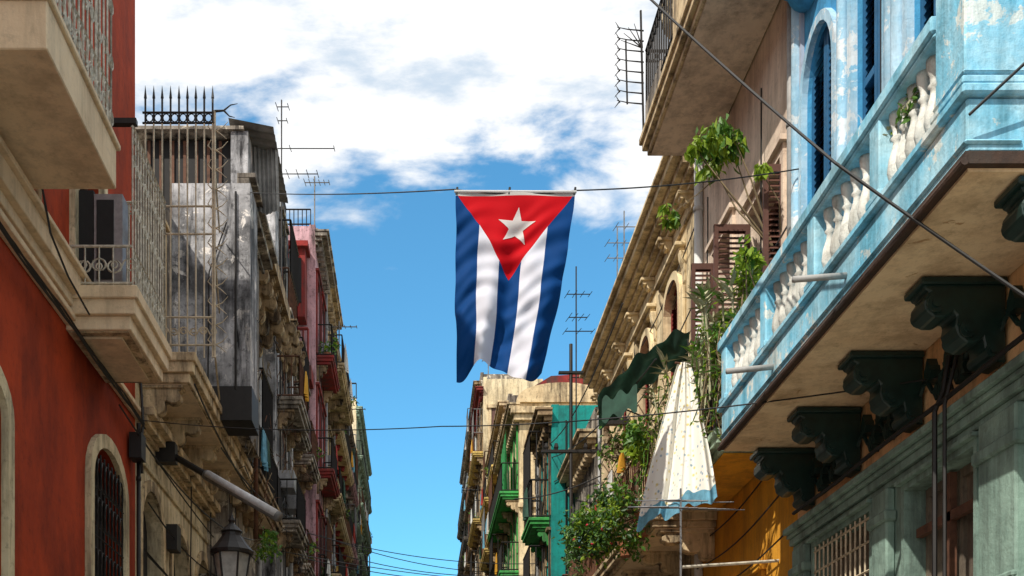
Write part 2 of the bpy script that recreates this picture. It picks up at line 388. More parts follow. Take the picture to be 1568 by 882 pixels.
o.part('soffit_panel', 'soffit').box(-3.85, -3.4, 12.75, 14.05, 5.33, 5.357)
G = o.part('window_grille', 'iron')
for i in range(9):
    y = 13.55+1.35*i/8; G.tube([(-3.97, y, 0), (-3.97, y, 4.35)], .013, 4)
for z in (2.6, 3.3, 3.9): G.tube([(-3.97, 13.5, z), (-3.97, 14.95, z)], .014, 4)
for i in range(8):
    for zc in (3.6, 2.95, 4.08):
        y = 13.63+1.35*i/8; G.tube([(-3.96, y+.09*math.cos(t), zc+.2*math.sin(t)) for t in [k*math.pi/5 for k in range(11)]], .011, 3)
o.part('ac_unit', 'alu').box(-3.75, -3.42, 12.85, 13.1, 6.0, 7.05)
o.part('ac_grille', 'dark').box(-3.72, -3.52, 12.842, 12.848, 6.06, 6.98)
o.part('door_leaf', 'dark').box(-3.98, -3.76, 12.86, 12.92, 5.85, 7.1)
o.part('lintel_bracket', 'iron').box(-3.99, -3.2, 12.6, 12.68, 7.72, 7.78)
vpipe(o, -3.93, 11.5, 5.9, 11.6, .035, 'creamiron'); vpipe(o, -3.9, 15.5, GZ, 5.3, .03, 'iron')
W = o.part('wall_cables', 'wire')
for k in range(4):
    W.tube([(-3.84+.01*k, y, 5.36-.03*k-.05*abs(math.sin(y*1.3+k))) for y in [4+.5*i for i in range(24)]], .014, 4)
W.tube([(-3.76, 11, 6.3), (-3.74, 11.3, 5.8), (-3.72, 11.8, 5.6), (-3.7, 12.5, 5.5)], .012, 4)
W.tube([(-3.9, 15.6, 6.0), (-3.85, 15.55, 5.3), (-3.85, 15.4, 4.9), (-3.85, 15.5, 4.6)], .02, 4)
W.box(-3.97, -3.8, 15.25, 15.5, 4.75, 5.1)
o.emit()

# ---------------------------------------------------------------- L2 cream / grey house
o = Obj('weathered_cream_house'); X = 4.0
ops = [(16.0, 17.3, GZ, 4.65, 'dark', .6), (18.0, 19.3, GZ, 4.5, 'dark', .6), (20.0, 21.2, GZ, 4.5, 'dark', .6), (22.4, 23.6, GZ, 4.5, 'dark', .6)]
facade(o, s, X, 15.7, 25, GZ, 6.0, ops, 'cream', trim='creamtrim', tw=.16)
ops = [(16.4, 17.4, 6.5, 8.9, 'shutbrown'), (18.7, 19.7, 6.5, 8.9, 'shutgrey')]
facade(o, s, X, 15.7, 21, 6.0, 9.5, ops, 'greyb', trim='creamtrim', name='upper_wall'); body(o, s, X, 8, 15.7, 21, GZ, 9.5, 'greyb', 'upper_wall')
balcony(o, s, 4.0, 3.2, 15.8, 21.6, 6.0, .4, 'creamtrim', 'soffit', None, cb='creamtrim', cbh=.55)
balcony(o, s, 4.0, 3.1, 21.8, 25.8, 6.0, .35, 'brown', 'soffit', 'iron', 1.0, cb='brown', cbh=.5)
Q = o.part('railing', 'iron'); rail_run(Q, (-3.25, 18.9), (-3.25, 21.5), 6.4, 7.4, .012, .12, scroll=True)
cornice(o, s, X, 15.75, 25, 5.35, [(.06, .06), (.16, .1), (.26, .12)], 'creamtrim')
cornice(o, s, X, 15.75, 25, 4.9, [(.04, .08)], 'cream', name='string_course')
wallcables(o, s, 3.95, 15.8, 25, 2.5, 5.6, 9, .013)
o.part('junction_box', 'iron').box(-3.97, -3.8, 17.5, 17.8, 4.0, 4.4); o.part('junction_box', 'iron').box(-3.97, -3.8, 19.5, 19.75, 3.4, 3.8)
# enclosed bay with mottled end wall
o.part('bay_wall', 'grey').box(-3.99, -2.72, 18.0, 18.8, 6.405, 10.05)
o.part('bay_side', 'greyb').box(-3.98, -2.95, 18.802, 20.6, 6.41, 10.0)
o.part('bay_base', 'iron').box(-3.9, -2.69, 17.97, 18.75, 6.2, 6.75)
cornice(o, s, 2.95, 18.1, 21, 10.0, [(.05, .08), (.2, .12), (.3, .08)], 'greyb', name='bay_cornice')
V = o.part('conduits', 'iron'); V.tube([(-2.95, 17.97, 6.7), (-2.95, 17.97, 9.9)], .018, 4); V.tube([(-3.4, 17.97, 6.7), (-3.38, 17.97, 8.6), (-3.1, 17.97, 9.4)], .012, 4)
# terrace hut and corrugated roof
o.part('hut', 'grey').box(-3.12, -2.83, 18.5, 20, 10.1, 11.2)
o.part('hut_opening', 'dark').box(-4.6, -3.125, 18.7, 20, 9.51, 11.15); o.part('hut_roof', 'greyb').box(-4.7, -2.9, 18.45, 20.2, 11.202, 11.26)
P = o.part('hut_slats', 'rust')
for k in range(7): P.box(-4.55+.2*k, -4.5+.2*k, 18.67, 18.69, 9.6, 11.14)
P = o.part('corrugated_roof', 'corr')
P.grid(lambda u, v: (-3.15+.75*u, 18.4+2.2*v, 11.36-.15*u-.1*v+.02*math.sin(v*70)), 4, 60)
P = o.part('hanging_sheet', 'corr')
P.grid(lambda u, v: (-2.85+.45*u+.03*v, 19+.02*math.sin(u*40), 11.2-1.1*v+.03*math.sin(u*9)), 20, 3)
vpipe(o, -3.05, 20.9, 4.9, 10.2, .04, 'rust')
o.emit()

# security fence on the balcony party line
o = Obj('spiked_security_fence'); P = o.part('bars', 'creamiron'); K = o.part('spikes', 'iron'); yF = 16.0
for i in range(9):
    x = -3.93+.97*i/8; top = 10.28
    P.tube([(x, yF, 6.42), (x, yF, 9.8)], .013, 5); K.tube([(x, yF, 9.8), (x, yF, top-.12)], .016, 5); K.tube([(x, yF, top-.12), (x, yF, top+.06)], .024, 5, .002)
for z in (8.6, 8.2, 7.0, 6.6): P.tube([(-3.97, yF, z), (-2.93, yF, z)], .016, 5)
for z in (9.95, 9.8): K.tube([(-3.97, yF, z), (-2.93, yF, z)], .017, 5)
for i in range(8):
    x = -3.87+.97*i/8
    K.tube([(x+.05*math.cos(t), yF, 9.875+.06*math.sin(t)) for t in [k*math.pi/4 for k in range(9)]], .01, 4)
P.tube([(-2.93, yF, 6.42), (-2.93, yF, 9.98)], .018, 5)
s_scrolls(P, (-3.95, yF), (-2.95, yF), [6.8], 7, .14, .009)
for k in range(12):
    z = 6.6+k*.28
    P.tube([(-2.93, yF, z), (-2.82, yF, z+.05), (-2.74, yF, z+.14)], .012, 4, .004)
    P.tube([(-2.93, yF, z+.02), (-2.84, yF, z-.04), (-2.76, yF, z-.11)], .012, 4, .004)
    P.tube([(-2.96, yF, z), (-3.03, yF+.01, z+.08), (-2.98, yF, z+.16)], .009, 4)
P = o.part('curved_spikes', 'iron')
P.tube([(-2.93, yF, 9.97), (-2.8, yF, 9.98), (-2.7, yF, 10.06), (-2.6, yF, 10.08)], .02, 5, .004)
P.tube([(-2.8, yF, 9.98), (-2.72, yF, 9.9), (-2.64, yF, 9.88)], .016, 5, .004)
P = o.part('side_return', 'creamiron')
for z in (9.2, 7.9, 6.5): P.tube([(-2.93, yF, z), (-3.2, yF+1.9, z)], .013, 4)
o.emit()

# ---------------------------------------------------------------- generic houses
def house(name, s, X, y0, y1, z1, wall, trim, shut, floors, bal=(.75,), rail='iron', slab=None, win=2.0, clutter=True, par=.5, ww=1.0, D=7, cbm=None, topc=True, arch=0, slats=False, cm=None):
    o = Obj(name); slab = slab or trim
    ops = []; n = max(1, int((y1-y0)/win)); pit = (y1-y0)/n
    for z in floors:
        for i in range(n):
            yc = y0+pit*(i+.5); ops.append((yc-ww/2, yc+ww/2, z+.05, z+2.35, R.choice(shut) if R.random() < .8 else 'dark', arch))
    facade(o, s, X, y0, y1, GZ, z1, ops, wall, slats=slats, trim=trim, tw=.12, tp=.05); body(o, s, X, D, y0, y1, GZ, z1, wall)
    for k, z in enumerate(floors):
        pr = bal[k % len(bal)]
        if pr and z > 2:
            a = y0+.25; b2 = y1-.25
            runs = [(a, b2)] if (R.random() < .5 or b2-a < 3) else [(a, (a+b2)/2-.4), ((a+b2)/2+.4, b2)]
            for (p, q) in runs:
                balcony(o, s, X, X-pr, p, q, z-.24, .24, slab, None, R.choice([rail, rail, 'rust']), .95, cb=cbm or trim, cbh=.42, gap=.16, r=.013, scr=3)
                if clutter:
                    xo = s*(X-pr-.02)
                    for t in range(R.randint(0, 3)):
                        u = R.uniform(p+.3, q-.6); w = R.uniform(.3, .8)
                        drape(o, 'laundry', R.choice(['clothwhite', 'clothblue', 'clothred', 'clothwhite', 'clothyel', 'canvas']), (xo, u, z+.93), (xo, u+w, z+.93), R.uniform(.4, .85))
                    if R.random() < .5:
                        u = R.uniform(p+.3, q-.3); o.part('pots', 'terracotta').lathe(s*(X-pr+.22), u, [(.1, z), (.15, z+.28)], 8)
                        leaves(o, (s*(X-pr+.15), u, z+.6), (.3, .35, .35), 130, .13, clumps=5)
                    if R.random() < .4:   # welded security cage over part of the balcony
                        G = o.part('security_cage', R.choice(['rust', 'iron', 'greyiron'])); x = s*(X-pr+.03); u = R.uniform(p, max(p+.1, q-1.6)); v_ = min(q, u+R.uniform(1.2, 2.4))
                        rail_run(G, (x, u), (x, v_), z+.95, z+2.2, .014, .15, seg=3); rail_run(G, (x, u), (s*X, u), z+.95, z+2.2, .014, .15, seg=3)
        else:
            cornice(o, s, X, y0, y1, z-.12, [(.06, .05), (.12, .06)], trim, name='string_course')
    if topc:
        cm = cm or trim
        cornice(o, s, X, y0, y1, z1-.42, [(.08, .1), (.2, .1), (.36, .12), (.42, .06)], cm, ends=.5)
        dentils(o, s, X, y0+.1, y1-.1, z1-.55, .2, .13, .1, .3, cm)
    P = o.part('parapet', wall)
    if par:
        P.box(s*X, s*(X+.18), y0+.01, y1-.01, z1+.001, z1+par); P.box(s*(X+.181), s*(X+3), y0+.01, y0+.2, z1+.001, z1+par*.8)
    vpipe(o, s*(X-.08), y1-.12, GZ, z1-.4, .05, R.choice(['pipe', 'rust', 'greyiron']))
    wallcables(o, s, X, y0, y1, 2, z1-1, 6, .012)
    if clutter:
        for t in range(2):
            u = R.uniform(y0+.4, y1-.8); z = R.choice(floors)+R.uniform(.2, 1); o.part('ac_unit', 'alu').box(s*(X-.35), s*X, u, u+.6, z, z+.4)
    return o

DK = ['shutbrown', 'shutgrey', 'dark', 'shutgreen']
o = house('grey_balcony_house', -1, 3.6, 21.05, 24.8, 11.4, 'greyb', 'brown', DK, [6.4], (.55, .62), cbm='brown', win=1.7, par=0)
corbels(o, -1, 3.6, 2.95, [21.3+i*.62 for i in range(6)], .2, 10.7, .85, 'brown', 'heavy_corbels')
o.part('heavy_cornice', 'brown').box(-3.6, -2.85, 21.2, 24.79, 10.702, 11.0)
o.emit()
o = house('slender_grey_house', -1, 3.2, 24.9, 27.4, 14.0, 'grey', 'greyb', DK, [6.4, 9.2, 11.2], (.5, .55, .3), cbm='brown', win=1.3, ww=.8, par=.2, D=1.6, topc=False)
corbels(o, -1, 3.2, 2.75, [25+i*.6 for i in range(4)], .2, 10.9, .7, 'brown', 'heavy_corbels')
rail_run(o.part('roof_rail', 'iron'), (-3.25, 24.95), (-3.25, 27.3), 14.2, 14.6, .012, .14)
o.emit()
o = house('low_pink_house', -1, 3.6, 27.5, 32.9, 12.2, 'pink', 'greyb', DK, [3.2, 6.6, 9.6], (.7, .6, .7), rail='rust', cbm='brown'); o.emit()
o = house('pink_tall_house', -1, 3.05, 33, 36, 17.0, 'pink', 'dred', ['shutred', 'dark'], [6.5, 10, 13.4], (.3, .5, .5), cbm='brown', slab='dred', win=1.5, cm='greyb', par=.2)
P = o.part('red_gallery', 'dred'); P.box(-3.9, -3.3, 32.4, 32.99, 14.2, 16.2); P.box(-4.3, -3.1, 32.2, 32.99, 12.3, 12.7)
rail_run(P, (-4.2, 32.3), (-3.2, 32.3), 12.7, 13.8, .03, .14); P.box(-4.3, -3.2, 32.25, 32.99, 16.2, 16.35)
o.part('gallery_windows', 'dark').box(-3.8, -3.4, 32.38, 32.395, 14.6, 15.9)
rail_run(o.part('roof_rail', 'iron'), (-3.2, 33.1), (-4.2, 33.1), 17.2, 17.7, .015, .12)
o.part('roof_mass', 'grey').box(-6.8, -3.92, 30.2, 32.9, 12.3, 16.7)
o.emit()
house('grey_tall_house', -1, 3.25, 36.1, 42, 18.2, 'greyb', 'creamtrim', DK, [4, 7.5, 11, 14.4], (.6, .7, .5, .8), cbm='brown').emit()
house('yellow_striped_house', -1, 3.5, 42.1, 50, 17.9, 'yellow', 'dred', ['shutgreen', 'shutgrey'], [4, 7.5, 11, 14.4], (.6,), slab='cream', cm='cream').emit()
house('grey_green_house', -1, 3.7, 50.1, 58, 18.8, 'palegreen', 'greyb', DK, [5, 9, 12.5, 15.6], (.6,), slab='pink').emit()
house('blue_grey_house', -1, 4.0, 58.1, 68, 20.5, 'lilac', 'tealgrey', DK, [5, 9, 12.5, 16], (.6,), slab='palegreen').emit()
o = house('cream_apartment_block', -1, 3.9, 70, 84, 25.0, 'cream', 'palegreen', ['shutgrey', 'dark'], [3, 6.2, 9.4, 12.6, 15.8, 19, 22], (.4,), slab='palegreen', win=2.4)
for k in range(7):
    z = 3+3.2*k; o.part('end_windows', 'dark').box(-4.9, -4.4, 69.97, 69.995, z+.6, z+1.9); o.part('end_bands', 'palegreen').box(-5.5, -3.9, 69.9, 69.99, z-.25, z)
    rail_run(o.part('end_rails', 'greyiron'), (-5.3, 69.6), (-3.9, 69.6), z, z+.9, .02, .2)
    o.part('end_slabs', 'creamtrim').box(-5.4, -3.8, 69.5, 69.99, z-.12, z-.003)
rail_run(o.part('roof_rail', 'iron'), (-5, 70.1), (-3.9, 70.1), 25.5, 26.5, .03, .3); o.emit()
house('far_left_house', -1, 5.0, 84.5, 110, 20, 'yellow', 'greyb', DK, [3, 6.2, 9.4, 12.6, 15.8], (.55,), clutter=False).emit()

# ---------------------------------------------------------------- R1 blue house
o = Obj('blue_colonial_house'); s = 1; X = 3.9
ops = [(9.5, 10.85, GZ+.9, 2.5, 'dusty'), (7.72, 8.82, GZ+.9, 2.48, 'dusty'), (4.5, 6.6, GZ, 2.48, 'dusty')]
facade(o, s, X, 2, 11.4, GZ, 2.82, ops, 'tealgrey', slats=False, trim='tealgrey', tw=.05, name='lower_wall')
facade(o, s, X, 2, 11.4, 2.82, 3.5, [], 'frieze', name='frieze')
ops = [(10.32, 11.12, 3.9, 7.5, 'shutblue', .55), (9.2, 9.85, 3.9, 8.7, 'shutblue', 0), (8.12, 8.72, 3.9, 8.7, 'shutblue', 0), (6.6, 7.4, 3.9, 8.7, 'shutblue', 0)]
facade(o, s, X, 2, 11.4, 3.5, 9.6, ops, 'ltblue', depth=.13, slats=True, trim='bluewhite', tw=.09, tp=.06, name='upper_wall')
body(o, s, X, 8, 2, 11.4, GZ, 9.6, 'lilac', 'upper_wall')
o.part('open_door_gap', 'dark').box(3.92, 3.95, 9.25, 9.42, 3.95, 8.6); o.part('open_door_gap', 'dark').box(3.92, 3.95, 8.15, 8.3, 3.95, 8.6)
C = o.part('columns', 'bluewhite'); C.smooth = True
for y in (10.07, 9.04, 8.92, 7.93, 7.8, 11.3):
    C.lathe(3.86, y, [(.09, 3.9), (.09, 4.1), (.065, 4.15), (.06, 8.4), (.09, 8.45), (.1, 8.6)], 12)
o.part('corner_pilaster', 'lilac').box(3.86, 3.899, 11.2, 11.4, 3.9, 8.7)
L = o.part('oriel_base', 'ltblue'); L.smooth = True
L.lathe(3.95, 10.95, [(.1, 7.9), (.28, 7.98), (.34, 8.12), (.5, 8.25), (.55, 8.5)], 20)
for z, p in ((8.72, .1), (8.84, .2)): o.part('entablature', 'ltblue').box(3.9-p, 3.9, 2, 11.4, z, z+.11)
P = o.part('balcony_slab', 'fascia'); P.bevel = .012
P.box(3.0, 3.89, 6.07, 10.97, 3.56, 3.86)
P.box(2.96, 3.4, 6.03, 11.0, 3.862, 3.92)
P.box(2.98, 3.3, 6.05, 10.98, 3.60, 3.625)
o.part('slab_brown_edge', 'darkbrown').box(2.985, 3.89, 6.055, 10.985, 3.49, 3.558)  # dark brown strip along the bottom edge of the slab
o.part('slab_edge_roll', 'darkbrown').tube([(2.98, 6.05, 3.5), (2.98, 10.98, 3.5)], .022, 8)
o.part('balcony_soffit', 'soffit_tan').box(3.02, 3.89, 6.1, 10.95, 3.47, 3.488)
Q = o.part('piers', 'fascia'); Q.bevel = .012
piers = [(7.2, 7.36), (8.38, 8.54), (9.55, 9.71), (10.78, 10.95)]
for a, b2 in piers: Q.box(2.99, 3.21, a, b2, 3.922, 4.46); Q.box(2.97, 3.23, a-.02, b2+.02, 3.923, 3.98)
Q.box(2.99, 3.88, 6.07, 6.42, 3.922, 4.7); Q.box(2.965, 3.88, 6.045, 6.44, 3.9225, 3.97); Q.box(2.975, 3.88, 6.055, 6.43, 3.99, 4.01)
T = o.part('top_rail', 'fascia'); T.bevel = .012; T.box(2.965, 3.24, 6.422, 11.0, 4.462, 4.56); T.box(2.985, 3.22, 6.422, 10.98, 4.43, 4.461)
T.box(3.25, 3.89, 10.8, 10.95, 4.462, 4.56)
U = o.part('balusters', 'whitep'); U.smooth = True
prof = [(.05, 3.922), (.05, 3.955), (.028, 3.965), (.05, 4.0), (.064, 4.06), (.055, 4.13), (.03, 4.21), (.026, 4.25), (.042, 4.27), (.026, 4.29), (.03, 4.33), (.045, 4.37), (.05, 4.4), (.05, 4.43)]
edges = [6.42]+[q for p in piers for q in p]
for k in range(0, len(edges)-1, 2):
    a, b2 = edges[k], edges[k+1]; n = 6
    for i in range(n): U.lathe(3.08, a+(b2-a)*(i+.5)/n, prof, 10)
for i in range(4): U.lathe(3.32+i*.14, 10.87, prof, 10)
CY = [6.14, 7.32, 8.52, 9.72, 10.84]
corbels(o, 1, 3.88, 3.34, CY, .22, 3.465, .56, 'dkgreen')
K = o.part('corbel_volutes', 'dkgreen')
for y in CY:
    for (cx, cz, r) in ((3.41, 3.29, .06), (3.62, 3.12, .055), (3.78, 2.98, .045)):
        K.tube([(cx, y-.02, cz), (cx, y+.24, cz)], r, 14)
        K.tube([(cx, y-.035, cz), (cx, y-.02, cz)], r*.5, 10)
# carved acanthus ornaments between the corbels: leaf fans and a running scroll
K = o.part('leaf_ornaments', 'dkgreen')
for y in [6.42, 7.6, 8.8, 10.0]:
    for j in range(5):
        yc = y+.12+j*.155; zc = 3.13+.035*(-1)**j
        for q in range(5):
            ang = math.radians(25+q*32 if j % 2 == 0 else 205+q*32-60); L_ = .125+.05*(q == 2)
            dy, dz = math.cos(ang)*.75, math.sin(ang); py, pz = -dz*.028, dy*.028
            pts = [(yc-py*.4, zc-pz*.4), (yc+dy*L_*.5-py*1.5, zc+dz*L_*.5-pz*1.5), (yc+dy*L_, zc+dz*L_), (yc+dy*L_*.5+py*1.5, zc+dz*L_*.5+pz*1.5), (yc+py*.4, zc+pz*.4)]
            n = len(K.v); K.v += [(3.83-.004*q, p[0], p[1]) for p in pts]+[(3.899, p[0], p[1]) for p in pts]
            K.f.append(tuple(range(n, n+5)))
            for k in range(5): K.f.append((n+k, n+(k+1) % 5, n+5+(k+1) % 5, n+5+k))
    K.tube([(3.85, y+.05+.86*k/20, 3.12+.07*math.sin(k/20*math.pi*5)) for k in range(21)], .018, 5)
cornice(o, s, X, 2, 11.4, 2.58, [(.05, .05), (.09, .07), (.12, .04), (.16, .06)], 'tealgrey', name='lower_cornice')
P = o.part('pilasters', 'tealgrey'); P.bevel = .015
for a, b2 in ((7.1, 7.58), (9.06, 9.36), (11.0, 11.35)):
    P.box(3.82, 3.899, a, b2, GZ, 2.578); P.box(3.79, 3.898, a-.04, b2+.04, 2.3, 2.39); P.box(3.8, 3.897, a+.002, b2-.002, 1.45, 1.5)
G = o.part('window_grille', 'creamiron')
for i in range(13):
    y = 9.52+1.31*i/12; G.tube([(3.88, y, 0), (3.88, y, 2.5)], .011, 4)
for z in (1.0, 1.25, 1.5, 1.75, 2.0, 2.25, 2.45): G.tube([(3.875, 9.5, z), (3.875, 10.85, z)], .012, 4)
F = o.part('window_frames', 'rust'); F.box(3.95, 4.0, 8.24, 8.3, -.5, 2.46); F.box(3.95, 4.0, 7.74, 8.8, 2.1, 2.17)
V = o.part('service_pipes', 'iron')
V.tube([(3.8, 7.95, 3.2), (3.76, 7.95, 2.95), (3.7, 7.95, 2.8), (3.7, 7.95, 1.3)], .018, 6); V.tube([(3.8, 7.8, 3.2), (3.7, 7.8, 2.8), (3.7, 7.8, 1.4)], .014, 6)
V.tube([(3.72, y, 2.86+.01*math.sin(y*3)) for y in [3+.4*i for i in range(21)]], .018, 6)
V.tube([(3.7, 7.7, 1.45), (3.7, 8.0, 1.45), (3.82, 8.2, 1.4)], .02, 6)
S = o.part('drain_spouts', 'pipe'); S.smooth = True
S.tube([(3.05, 7.78, 3.70), (2.62, 7.76, 3.66)], .022, 10); S.tube([(3.05, 9.38, 3.69), (2.6, 9.36, 3.64)], .024, 10)
o.emit()

# ---------------------------------------------------------------- R2 peach house
o = Obj('peach_house'); X = 3.9
ops = [(11.85, 13.05, 4.2, 6.9, 'shutbrown'), (13.75, 14.6, 4.2, 7.2, 'shutbrown')]
facade(o, s, X, 11.401, 15.3, 4.05, 12.5, ops, 'peach', trim='peach', depth=.3, tw=.1)
facade(o, s, X, 11.401, 15.3, GZ, 4.05, [(12.6, 14.1, GZ, 2.5, 'shutbrown'), ], 'ochre', name='lower_wall', trim='ochre', tw=.12)
body(o, s, X, 8, 11.401, 15.3, GZ, 12.5, 'peach')
P = o.part('open_shutters', 'shutbrown')
for y, w, z0, z1 in ((13.06, .42, 4.3, 6.8), (11.83, .22, 4.3, 6.8), (14.62, .3, 4.3, 7.1)):
    P.box(3.9-w, 3.9, y-.02, y+.02, z0, z0+.08); P.box(3.9-w, 3.9, y-.02, y+.02, z1-.08, z1); P.box(3.9-w, 3.9-w+.05, y-.021, y+.021, z0, z1); P.box(3.85, 3.9, y-.021, y+.021, z0, z1)
    z = z0+.1
    while z < z1-.1: P.quad((3.9-w, y-.02, z), (3.9, y-.02, z), (3.9, y+.02, z+.05), (3.9-w, y+.02, z+.05)); z += .06
balcony(o, s, 3.9, 3.0, 10.6, 14.87, 8.63, .26, 'creamtrim', 'peach', 'iron', 1.15, gap=.13, scroll=True, r=.013)
o.part('balcony_infill', 'creamtrim').box(3.03, 3.09, 11.6, 13.2, 8.9, 9.6); o.part('balcony_infill', 'greyb').box(3.03, 3.09, 13.9, 14.8, 8.9, 9.3)
P = o.part('tank', 'cream'); P.smooth = False; P.lathe(3.35, 13.9, [(.26, 9.7), (.3, 9.8), (.3, 10.5), (.2, 10.62)], 12)
balcony(o, s, 3.9, 3.2, 11.9, 14.3, 3.78, .22, 'palegreen', 'ochre', 'iron', .95, gap=.12, scroll=True)
V = o.part('security_spikes', 'iron'); yS = 14.85
V.tube([(3.02, yS, 8.9), (2.98, yS, 10.6)], .016, 5); V.tube([(2.8, yS, 9.35), (2.78, yS, 10.2)], .013, 5)
for k in range(8):
    z = 9.35+.14*k; V.tube([(3.02, yS, z), (2.8, yS, z+.02), (2.66, yS, z+.05)], .012, 4, .005)
    V.tube([(2.7, yS, z+.02), (2.64, yS, z+.12)], .01, 4, .003); V.tube([(2.7, yS, z+.04), (2.63, yS, z-.05)], .01, 4, .003)
for k in range(5):
    t = .3+k*.3; V.tube([(3.0, yS, 10.1), (3.0-.3*math.cos(t), yS, 10.1+.35*math.sin(t))], .011, 4, .004)
vpipe(o, 3.84, 15.2, GZ, 9, .06, 'clothwhite'); vpipe(o, 3.86, 11.5, 4.5, 9.5, .04, 'pipe')
cornice(o, s, X, 14.4, 15.3, 4.0, [(.1, .08), (.16, .06)], 'green')
wallcables(o, s, 3.9, 11.5, 15.2, 2.5, 3.9, 3); wallcables(o, s, 3.9, 11.5, 15.2, 4.5, 8, 4)
o.emit()

# ---------------------------------------------------------------- R3 ivory corniced house
o = Obj('ivory_corniced_house')
wins = [(16.4, 17.35), (18.4, 19.3), (20.4, 21.3), (22.2, 23.0)]
ops = [(a, b2, 5.0, 7.9, 'shutred', .42) for a, b2 in wins]+[(a, b2, GZ, 3.0, 'shutbrown', 0) for a, b2 in wins]
facade(o, s, X, 15.301, 23.6, GZ, 9.2, ops, 'cream2', trim='cream2', tw=.12, tp=.07, depth=.14); body(o, s, X, 8, 15.301, 23.6, GZ, 9.2, 'cream2')
cornice(o, s, X, 15.32, 23.7, 8.68, [(.08, .08), (.16, .08), (.26, .1), (.38, .12), (.46, .06), (.3, .12)], 'cream2')
cornice(o, s, X, 15.32, 23.6, 8.4, [(.04, .05)], 'creamtrim', name='architrave')
corbels(o, s, X, 3.7, [15.7+i*1.3 for i in range(7)], .14, 8.66, .24, 'cream2', 'modillions')
H = o.part('window_hoods', 'cream2'); H.bevel = .01
for a, b2 in wins:
    H.box(3.9-.16, 3.898, a-.25, b2+.25, 8.12, 8.18); H.box(3.9-.1, 3.897, a-.2, b2+.2, 8.06, 8.118)
    for y in (a-.26, b2+.12): H.prism([(3.9, 8.04), (3.8, 8.04), (3.82, 7.9), (3.86, 7.8), (3.87, 7.6), (3.9, 7.55)], y, y+.12)
    H.box(3.84, 3.896, a-.26, a-.14, 4.6, 7.54); H.box(3.84, 3.896, b2+.12, b2+.24, 4.6, 7.54)
o.part('parapet', 'cream2').box(4.0, 4.2, 15.4, 23.5, 9.22, 9.6)
balcony(o, s, 3.9, 3.0, 14.45, 22.5, 3.6, .26, 'creamtrim', 'soffit', 'rust', 1.0, cb='creamtrim', gap=.13, scroll=False)
D = o.part('wall_brackets', 'iron'); D.box(3.35, 3.9, 18.0, 18.12, 6.9, 7.0); D.box(3.3, 3.9, 20.2, 20.32, 6.9, 7.0)
wallcables(o, s, 3.9, 15.4, 23.5, 4, 8.2, 6)
vpipe(o, 3.84, 23.4, GZ, 8.6, .05, 'pipe'); o.emit()

# ---------------------------------------------------------------- right distance
def end_window(o, x0, x1, y, z0, z1, shut='shutgreen', trim='creamtrim'):
    o.part('end_window_dark', 'dark').box(x0, x1, y-.01, y-.002, z0, z1)
    T = o.part('end_window_surround', trim); T.box(x0-.14, x0, y-.07, y-.001, z0, z1); T.box(x1, x1+.14, y-.07, y-.001, z0, z1); T.box(x0-.25, x1+.25, y-.14, y-.001, z1+.002, z1+.16); T.box(x0-.2, x1+.2, y-.12, y-.001, z0-.12, z0-.002)
    S = o.part('end_window_shutter', shut); S.box(x0+.03, (x0+x1)/2-.02, y-.04, y-.012, z0+.02, z1-.02)
DR = ['shutbrown', 'shutgreen', 'shutgrey', 'dark']
house('low_green_house', 1, 3.8, 23.8, 27, 8.0, 'greyb', 'creamtrim', DR, [4.0], (.7,), cbm='green').emit()
o = house('teal_sided_house', 1, 3.25, 27, 29.5, 9.6, 'teal', 'brown', DR, [4.2, 7.0], (.5,), slab='green', cbm='green', D=5, win=1.2, ww=.7, par=.1)
V = o.part('conduits', 'iron'); V.tube([(3.6, 26.97, 3), (3.6, 26.97, 9.3)], .02, 4); V.tube([(3.3, 26.97, 7.8), (4.1, 26.97, 8.3)], .012, 4); o.emit()
house('set_back_house', 1, 4.5, 29.6, 36, 8, 'cream', 'creamtrim', ['shutgreen', 'dark'], [4.2], (.6,), slab='palegreen', rail='greyiron', par=0).emit()
o = house('cream_pediment_house', 1, 3.3, 36.1, 43, 13.0, 'cream2', 'green', ['shutgreen', 'dark'], [4.2, 7.6, 10.2], (.6,), slab='green', cbm='creamtrim', rail='iron', cm='creamtrim', par=0)
P = o.part('pediment', 'creamtrim'); pp = [(3.2, 13.01), (6.2, 13.01)]+[(4.7+1.5*math.cos(math.pi*k/10), 13.1+.55*math.sin(math.pi*k/10)) for k in range(11)]; P.prism(pp, 36.0, 36.3)
E = o.part('end_cornice', 'creamtrim'); E.box(3.0, 6.4, 35.8, 36.09, 12.6, 12.8); E.box(3.1, 6.4, 35.9, 36.09, 12.4, 12.59); E.box(3.25, 6.4, 35.98, 36.09, 9.6, 9.75)
end_window(o, 3.8, 4.6, 36.1, 10.0, 11.9); end_window(o, 3.8, 4.6, 36.1, 6.6, 8.8)
rail_run(o.part('end_rail', 'iron'), (3.5, 35.7), (4.9, 35.7), 6.5, 7.3, .016, .14); o.part('end_slab', 'creamtrim').box(3.4, 5, 35.6, 36.09, 6.3, 6.46)
drape(o, 'facade_drape', 'clothgreen', (2.9, 36.6, 12.3), (2.95, 39.2, 12.3), 2.2, .05, 24, 5)  # added green drape, stands in for the green side facade
o.part('roof_tiles', 'dred').box(3.9, 8, 38, 42.5, 13.02, 13.9); o.emit()
o = house('grey_corner_house', 1, 3.5, 43.1, 52, 15.6, 'greyb', 'creamtrim', DR, [4.2, 7.6, 11, 13.2], (.6,), slab='yellow', cbm='brown', par=.3)
P = o.part('tiled_roof', 'dred'); P.prism([(3.9, 15.92), (9.5, 15.92), (8.5, 16.9), (5.2, 16.7)], 43.4, 51); end_window(o, 4.0, 4.8, 43.1, 13.1, 14.8, 'shutbrown'); end_window(o, 5.6, 6.3, 43.1, 13.1, 14.8, 'shutbrown'); o.emit()
